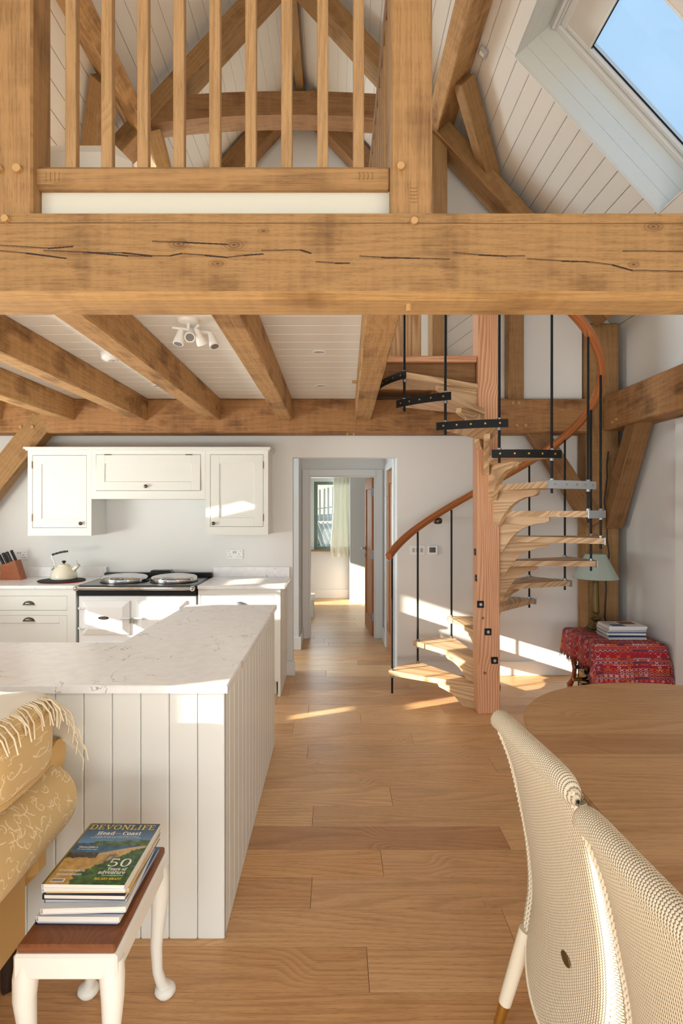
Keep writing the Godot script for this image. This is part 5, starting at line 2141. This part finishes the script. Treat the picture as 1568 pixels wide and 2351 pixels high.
# ------------------------------------------------------------------ side table with cloth and lamp
func side_table() -> void:
	var T := thing("side_table", "reddish bow legged side table hidden under the red patterned cloth", "table")
	var st := mb()
	ext(st, 1.97, 2.46, 0.43, 0.466, 4.47, 5.04, 0.006, ruv())
	put("top", st, M.red_wood, T)
	for sx in [-1.0, 1.0]:
		for sd in [-1.0, 1.0]:
			st = mb()
			var cx: float = 2.215 + sx * 0.215
			var cd: float = 4.755 + sd * 0.255
			var pts := []
			var rr := []
			for q in [[0.43, 0.0, 0.030], [0.38, 0.006, 0.034], [0.32, 0.004, 0.030], [0.24, -0.008, 0.024], [0.15, -0.016, 0.019], [0.08, -0.012, 0.017], [0.03, 0.004, 0.021], [0.0, 0.016, 0.025]]:
				pts.append(V(cx + sx * q[1], q[0], cd + sd * q[1]))
				rr.append(q[2])
			tube(st, pts, rr, 12)
			put("leg", st, M.red_wood, T)
	# cloth: falls in front and on both sides
	var x0 := 1.965
	var x1 := 2.465
	var df := 4.46
	var dbk := 5.05
	st = mb()
	var fall := func(u: float, v: float) -> Vector3:
		var a := lerpf(x0 - 0.19, x1 + 0.12, u)
		var b := lerpf(dbk + 0.01, df - 0.30, v)
		var ox := maxf(x0 - a, 0.0) + maxf(a - x1, 0.0)
		var oz := maxf(df - b, 0.0)
		var sx := -1.0 if a < x0 else 1.0
		var px := clampf(a, x0, x1)
		var pz := maxf(b, df)
		var drop := Vector2(ox, oz).length() if ox > 0.0 and oz > 0.0 else maxf(ox, oz)
		var wave := 0.014 * sin(a * 24.0) * clampf(oz * 5.0, 0, 1)
		var wave2 := 0.012 * sin(b * 26.0 + 1.0) * clampf(ox * 6.0, 0, 1)
		var soft := 0.012 * exp(-drop * 40.0)
		px += sx * (minf(ox, 0.02) + ox * (0.10 + 0.25 * clampf(oz * 4.0, 0, 1))) + sx * wave2
		pz -= minf(oz, 0.02) + oz * (0.12 + 0.22 * clampf(ox * 4.0, 0, 1)) + wave
		return V(px, 0.470 + soft - 0.012 - maxf(drop - 0.01, 0.0) * 0.97, pz) + Vector3(0, 0.012, 0)
	sheet(st, 64, 64, fall, Vector2(1.35, 2.3))
	var CL := thing("tablecloth", "red patterned woven cloth with dark fringe draped over the side table", "tablecloth")
	var clo := put("cloth", st, M.kilim, CL)
	clo.rotation = Vector3.ZERO
	st = mb()
	var inks := []
	for k in 70:
		var v := (k + 0.5) / 70.0
		var p: Vector3 = fall.call(0.0, v)
		var l := rng.randf_range(0.03, 0.055)
		tube(st, [p, p + Vector3(rng.randf_range(-0.012, 0.002), -l * 0.5, rng.randf_range(-0.008, 0.008)), p + Vector3(rng.randf_range(-0.014, 0.008), -l, rng.randf_range(-0.012, 0.012))], [0.0035, 0.003, 0.002], 4)
	put("fringe", st, M.rug_fringe, CL).set_meta("kind", "stuff")

	# lamp
	var L := thing("table_lamp", "brass column table lamp with a sage green shade on the red cloth", "lamp", V(2.165, 0.474, 4.93))
	st = mb()
	bx(st, Vector3(0, 0.012, 0), Vector3(0.145, 0.024, 0.145), Basis(), 0.004)
	bx(st, Vector3(0, 0.032, 0), Vector3(0.115, 0.018, 0.115), Basis(), 0.007)
	lathe(st, [Vector2(0.05, 0.04), Vector2(0.034, 0.055), Vector2(0.022, 0.075), Vector2(0.020, 0.085), Vector2(0.030, 0.092), Vector2(0.046, 0.105), Vector2(0.048, 0.112), Vector2(0.030, 0.124), Vector2(0.022, 0.138), Vector2(0.020, 0.150), Vector2(0.034, 0.156), Vector2(0.035, 0.164), Vector2(0.027, 0.172)], Vector3.ZERO, 20, true)
	put("base", st, M.old_brass, L)
	st = mb()
	sheet(st, 60, 8, func(u, v):
		var a: float = u * TAU
		var r: float = lerpf(0.030, 0.023, v) * (1.0 + 0.07 * absf(sin(a * 6.0)))
		return Vector3(cos(a) * r, 0.170 + 0.235 * v, sin(a) * r), Vector2.ONE, true)
	put("column", st, M.old_brass, L)
	st = mb()
	lathe(st, [Vector2(0.024, 0.400), Vector2(0.028, 0.408), Vector2(0.024, 0.415), Vector2(0.032, 0.440), Vector2(0.040, 0.446)], Vector3.ZERO, 16, true)
	bx(st, Vector3(0, 0.451, 0), Vector3(0.08, 0.010, 0.08), Basis(), 0.002)
	tube(st, [Vector3(0, 0.45, 0), Vector3(0, 0.62, 0)], 0.008, 8)
	put("capital", st, M.old_brass, L)
	st = mb()
	lathe(st, [Vector2(0.178, 0.445), Vector2(0.080, 0.642)], Vector3.ZERO, 48, true)
	lathe(st, [Vector2(0.179, 0.443), Vector2(0.181, 0.446), Vector2(0.178, 0.450)], Vector3.ZERO, 48, true)
	lathe(st, [Vector2(0.081, 0.638), Vector2(0.083, 0.642), Vector2(0.080, 0.645)], Vector3.ZERO, 48, true)
	put("lamp_shade", st, M.shade, L)

	var covers := [M.paper_white, M.paper_grey, M.paper_navy, M.paper_white, M.paper_blue, M.paper_grey, M.paper_white, M.paper_white]
	var order := ["bottom magazine of the pile on the red cloth", "second magazine from the bottom of the pile on the red cloth", "third magazine from the bottom of the pile on the red cloth", "fourth magazine from the bottom of the pile on the red cloth", "blue covered magazine in the middle of the pile on the red cloth", "third magazine from the top of the pile on the red cloth", "second magazine from the top of the pile on the red cloth", "top magazine of the pile beside the green lamp, with a brown and blue cover"]
	var y := 0.474
	for k in 8:
		var h: float = [0.014, 0.011, 0.013, 0.016, 0.010, 0.014, 0.012, 0.016][k]
		var m := magazine(order[k], "magazines stacked on the red cloth", V(2.265 + rng.randf_range(-0.010, 0.010), y, 4.70 + rng.randf_range(-0.008, 0.008)), PI / 2 + rng.randf_range(-0.06, 0.06), 0.215, 0.295, h, covers[k], M.paper if k % 2 else M.paper_grey)
		if k == 7:
			for e in [[0.04, 0.05, 0.10, 0.12, M.stool_wood], [-0.05, -0.06, 0.09, 0.10, M.paper_blue], [0.05, -0.08, 0.07, 0.09, M.paper_grey]]:
				st = mb()
				bx(st, Vector3(e[0], h + 0.0003, e[1]), Vector3(e[2], 0.0006, e[3]))
				put("cover_picture", st, e[4], m)
		y += h

	# wine rack
	var W := thing("wine_rack", "dark wire wine rack under the side table", "rack", V(2.155, 0, 4.80))
	st = mb()
	for dx in [-0.12, 0.06]:
		for q in [-0.16, 0.16]:
			tube(st, [Vector3(dx, 0, q), Vector3(dx, 0.38, q)], 0.004, 6)
		for yy in [0.05, 0.15, 0.25, 0.35]:
			tube(st, [Vector3(dx, yy, -0.16), Vector3(dx, yy, 0.16)], 0.003, 6)
	put("frame", st, M.black_steel, W)
	var caps := [M.foil, M.foil, M.foil, M.gold_foil, M.foil, M.black, M.gold_foil, M.black]
	var bl := ["grey capped wine bottle at the top left of the rack", "grey capped wine bottle at the top right of the rack", "grey capped wine bottle in the second row of the rack, farther from the camera", "gold capped wine bottle in the second row of the rack, nearer the camera", "grey capped wine bottle in the third row of the rack", "black capped wine bottle in the third row of the rack, nearer the camera", "gold capped wine bottle lowest in the rack", "dark wine bottle with a white label lowest and nearest in the rack"]
	for k in 8:
		var B := thing("wine_bottle", bl[k], "bottle", V(1.955 + 0.012 * (k % 3), [0.352, 0.352, 0.252, 0.252, 0.152, 0.152, 0.052, 0.046][k] + 0.04, 4.80 + (-0.075 if k % 2 else 0.075)), "wine bottles in the rack under the side table")
		B.rotation.z = -PI / 2
		st = mb()
		lathe(st, [Vector2(0.0145, 0.07), Vector2(0.015, 0.09), Vector2(0.020, 0.105), Vector2(0.034, 0.125), Vector2(0.0375, 0.145), Vector2(0.0375, 0.29), Vector2(0.034, 0.298), Vector2(0, 0.294)], Vector3(0, 0, 0), 20, true)
		put("bottle", st, M.bottle_glass, B)
		st = mb()
		lathe(st, [Vector2(0, 0.0), Vector2(0.0145, 0.0), Vector2(0.016, 0.004), Vector2(0.0155, 0.07)], Vector3.ZERO, 16)
		put("cap", st, caps[k], B)
		if k in [3, 7, 4]:
			st = mb()
			lathe(st, [Vector2(0.0380, 0.165), Vector2(0.0380, 0.255)], Vector3.ZERO, 20)
			put("label", st, M.paper_yellow if k == 3 else M.paper_white, B)


# ------------------------------------------------------------------ small fittings
func socket(at: Vector3, label: String) -> void:
	var S := thing("wall_socket", label, "socket", at)
	var st := mb()
	bx(st, Vector3(0, 0, 0.005), Vector3(0.147, 0.087, 0.010), Basis(), 0.003)
	put("plate", st, M.plastic, S)
	for s in [-1.0, 1.0]:
		st = mb()
		bx(st, Vector3(s * 0.010, 0.018, 0.011), Vector3(0.011, 0.020, 0.005), Basis(Vector3.RIGHT, 0.2), 0.001)
		put("switch", st, M.grey_plastic, S)
		st = mb()
		bx(st, Vector3(s * 0.040, 0.000, 0.0102), Vector3(0.004, 0.008, 0.001))
		bx(st, Vector3(s * 0.040 - 0.011, -0.022, 0.0102), Vector3(0.007, 0.005, 0.001))
		bx(st, Vector3(s * 0.040 + 0.011, -0.022, 0.0102), Vector3(0.007, 0.005, 0.001))
		bx(st, Vector3(s * 0.052, 0.026, 0.0102), Vector3(0.006, 0.004, 0.001))
		put("pin_holes", st, M.hole, S)


func fittings() -> void:
	socket(V(-0.905, 1.085, DB), "white double wall socket right of the range cooker")
	socket(V(-2.84, 1.080, DB), "white double wall socket behind the knife block")
	var st := mb()
	var S := thing("light_switch", "white triple light switch plate on the wall left of the thermostat", "switch", V(0.738, 1.122, DB))
	bx(st, Vector3(0, 0, 0.004), Vector3(0.135, 0.088, 0.008), Basis(), 0.002)
	put("plate", st, M.plastic, S)
	for x in [-0.036, 0.0, 0.036]:
		st = mb()
		bx(st, Vector3(x, 0, 0.010), Vector3(0.022, 0.036, 0.007), Basis(Vector3.RIGHT, 0.12), 0.002)
		put("rocker", st, M.grey_plastic, S)
	S = thing("thermostat", "small white thermostat with a dark screen beside the stair newel", "thermostat", V(0.877, 1.122, DB))
	st = mb()
	bx(st, Vector3(0, 0, 0.012), Vector3(0.086, 0.086, 0.024), Basis(), 0.006)
	put("case", st, M.plastic, S)
	st = mb()
	bx(st, Vector3(-0.008, 0.004, 0.0245), Vector3(0.056, 0.046, 0.002), Basis(), 0.001)
	put("screen", st, M.screen, S)

	var sa := thing("smoke_alarm", "round white smoke alarm on the boarded ceiling between joists", "smoke alarm", V(-1.365, 2.434, 3.59))
	st = mb()
	lathe(st, [Vector2(0.062, 0), Vector2(0.062, -0.014), Vector2(0.056, -0.018), Vector2(0.050, -0.036), Vector2(0.03, -0.044), Vector2(0, -0.045)], Vector3.ZERO, 32, true)
	put("case", st, M.plastic, sa)
	st = mb()
	lathe(st, [Vector2(0.018, -0.043), Vector2(0.018, -0.050), Vector2(0, -0.052)], Vector3(0.01, 0, 0.012), 20)
	put("test_button", st, M.grey_plastic, sa)
	var dl := ["round recessed downlight in the ceiling right of the middle joist, nearer", "round recessed downlight in the ceiling right of the middle joist, farther", "round recessed downlight beyond the smoke alarm near the back beam"]
	var dp := [[-0.097, 3.55], [-0.11, 4.517], [-1.36, 4.53]]
	for k in 3:
		var o := thing("downlight", dl[k], "downlight", V(dp[k][0], 2.434, dp[k][1]), "recessed ceiling downlights")
		st = mb()
		lathe(st, [Vector2(0.030, 0.004), Vector2(0.031, -0.003), Vector2(0.042, -0.005), Vector2(0.044, 0.0)], Vector3.ZERO, 32)
		put("ring", st, M.plastic, o)
		st = mb()
		lathe(st, [Vector2(0, -0.001), Vector2(0.031, -0.001)], Vector3.ZERO, 24)
		put("lens", st, M.grey_plastic, o)
	# cluster of four spots
	var C := thing("spotlight_cluster", "white ceiling fitting with four adjustable spotlights between the oak joists", "spotlight", V(-0.69, 2.434, 3.02))
	st = mb()
	lathe(st, [Vector2(0.055, 0), Vector2(0.053, -0.012), Vector2(0.045, -0.020), Vector2(0, -0.021)], Vector3(-0.04, 0, 0.08), 28, true)
	put("ceiling_rose", st, M.plastic, C)
	st = mb()
	tube(st, [Vector3(-0.04, -0.02, 0.08), Vector3(-0.04, -0.045, 0.08)], 0.008, 8)
	tube(st, [Vector3(-0.115, -0.045, 0.10), Vector3(0.085, -0.045, 0.0)], 0.007, 8)
	tube(st, [Vector3(-0.06, -0.045, -0.02), Vector3(0.02, -0.045, 0.13)], 0.007, 8)
	put("bar", st, M.plastic, C)
	for h in [[-0.075, 0.08, -0.085, -0.125, 0.10], [-0.035, 0.05, -0.025, -0.095, 0.11], [0.055, 0.015, 0.085, -0.13, 0.04], [0.0, 0.09, 0.02, -0.11, 0.05]]:
		var a := Vector3(h[0], -0.045, h[1])
		var e := Vector3(h[2], h[3], h[4])
		var dir := (e - a).normalized()
		st = mb()
		tube(st, [a, a + dir * 0.012, a + dir * 0.03, a + dir * 0.075, a + dir * 0.085], [0.008, 0.014, 0.017, 0.026, 0.026], 16)
		var hd := put("spot_head", st, M.plastic, C)
		st = mb()
		tube(st, [a + dir * 0.083, a + dir * 0.0865], [0.022, 0.020], 16)
		put("lens", st, M.steel, hd)


# ------------------------------------------------------------------ outside
func outside() -> void:
	var st := mb()
	ext(st, -45, 45, -0.3, -0.125, -45, 45)
	struct("ground", st, M.ground)
	st = mb()
	prism(st, PackedVector2Array([Vector2(11.0, -0.2), Vector2(24, -0.2), Vector2(24, 4.6), Vector2(11.0, 0.45)]), Transform3D(Basis(Vector3(0, 0, -1), Vector3.UP, Vector3.RIGHT), Vector3(-8, 0, 0)), 16.0)
	struct("ground_bank", st, M.bank)
	var slope := func(d: float) -> float: return 0.45 + (d - 11.0) * 0.319
	var F := thing("picket_fence", "grey picket fence on the bank outside the far window", "fence")
	var n := 0
	var x := -1.3
	while x < 1.3:
		st = mb()
		var y: float = slope.call(13.4)
		timber(st, V(x, y - 0.1, 13.4), V(x + rng.randf_range(-0.02, 0.02), y + 0.80 + 0.25 * x, 13.4), 0.03, 0.04)
		put("picket", st, M.picket, F)
		x += 0.095
	var G := thing("pole_row", "row of grey poles laid down the bank below the picket fence", "poles")
	x = -1.2
	while x < 1.2:
		st = mb()
		timber(st, V(x, slope.call(11.4) + 0.03, 11.4), V(x - 0.28, slope.call(13.2) + 0.03, 13.2), 0.04, 0.04)
		put("pole", st, M.picket, G)
		x += 0.10
	st = mb()
	var r := RandomNumberGenerator.new()
	r.seed = 3
	for k in 700:
		var p := V(r.randf_range(-1.2, 1.0), 0, r.randf_range(11.0, 11.5))
		p.y = slope.call(-p.z) + r.randf_range(0.0, 0.28)
		var a := Vector3(r.randf_range(-1, 1), r.randf_range(-0.4, 1), r.randf_range(-1, 1)).normalized() * 0.05
		var b := Vector3(r.randf_range(-1, 1), r.randf_range(-1, 1), r.randf_range(-1, 1)).normalized() * 0.022
		quad(st, p, p + a * 0.5 + b, p + a, p + a * 0.5 - b, Vector3.BACK)
	tag(put("shrub", st, M.leaf), "low leafy shrub at the foot of the bank outside the far window", "shrub").set_meta("kind", "stuff")
	st = mb()
	for k in 14:
		var p := V(r.randf_range(-1.0, 0.8), 2.4, 14.0)
		var q := p + Vector3(r.randf_range(-0.5, 0.5), r.randf_range(-0.25, 0.5), 0)
		tube(st, [p, p.lerp(q, 0.5) + Vector3(0, 0.08, 0), q], [0.012, 0.009, 0.004], 5)
	tube(st, [V(-1.1, 1.2, 14.0), V(-0.9, 2.4, 14.0), V(0.9, 2.45, 14.0)], [0.05, 0.03, 0.012], 6)
	tag(put("bare_branch", st, M.twig), "bare branch above the picket fence outside the far window", "branch")
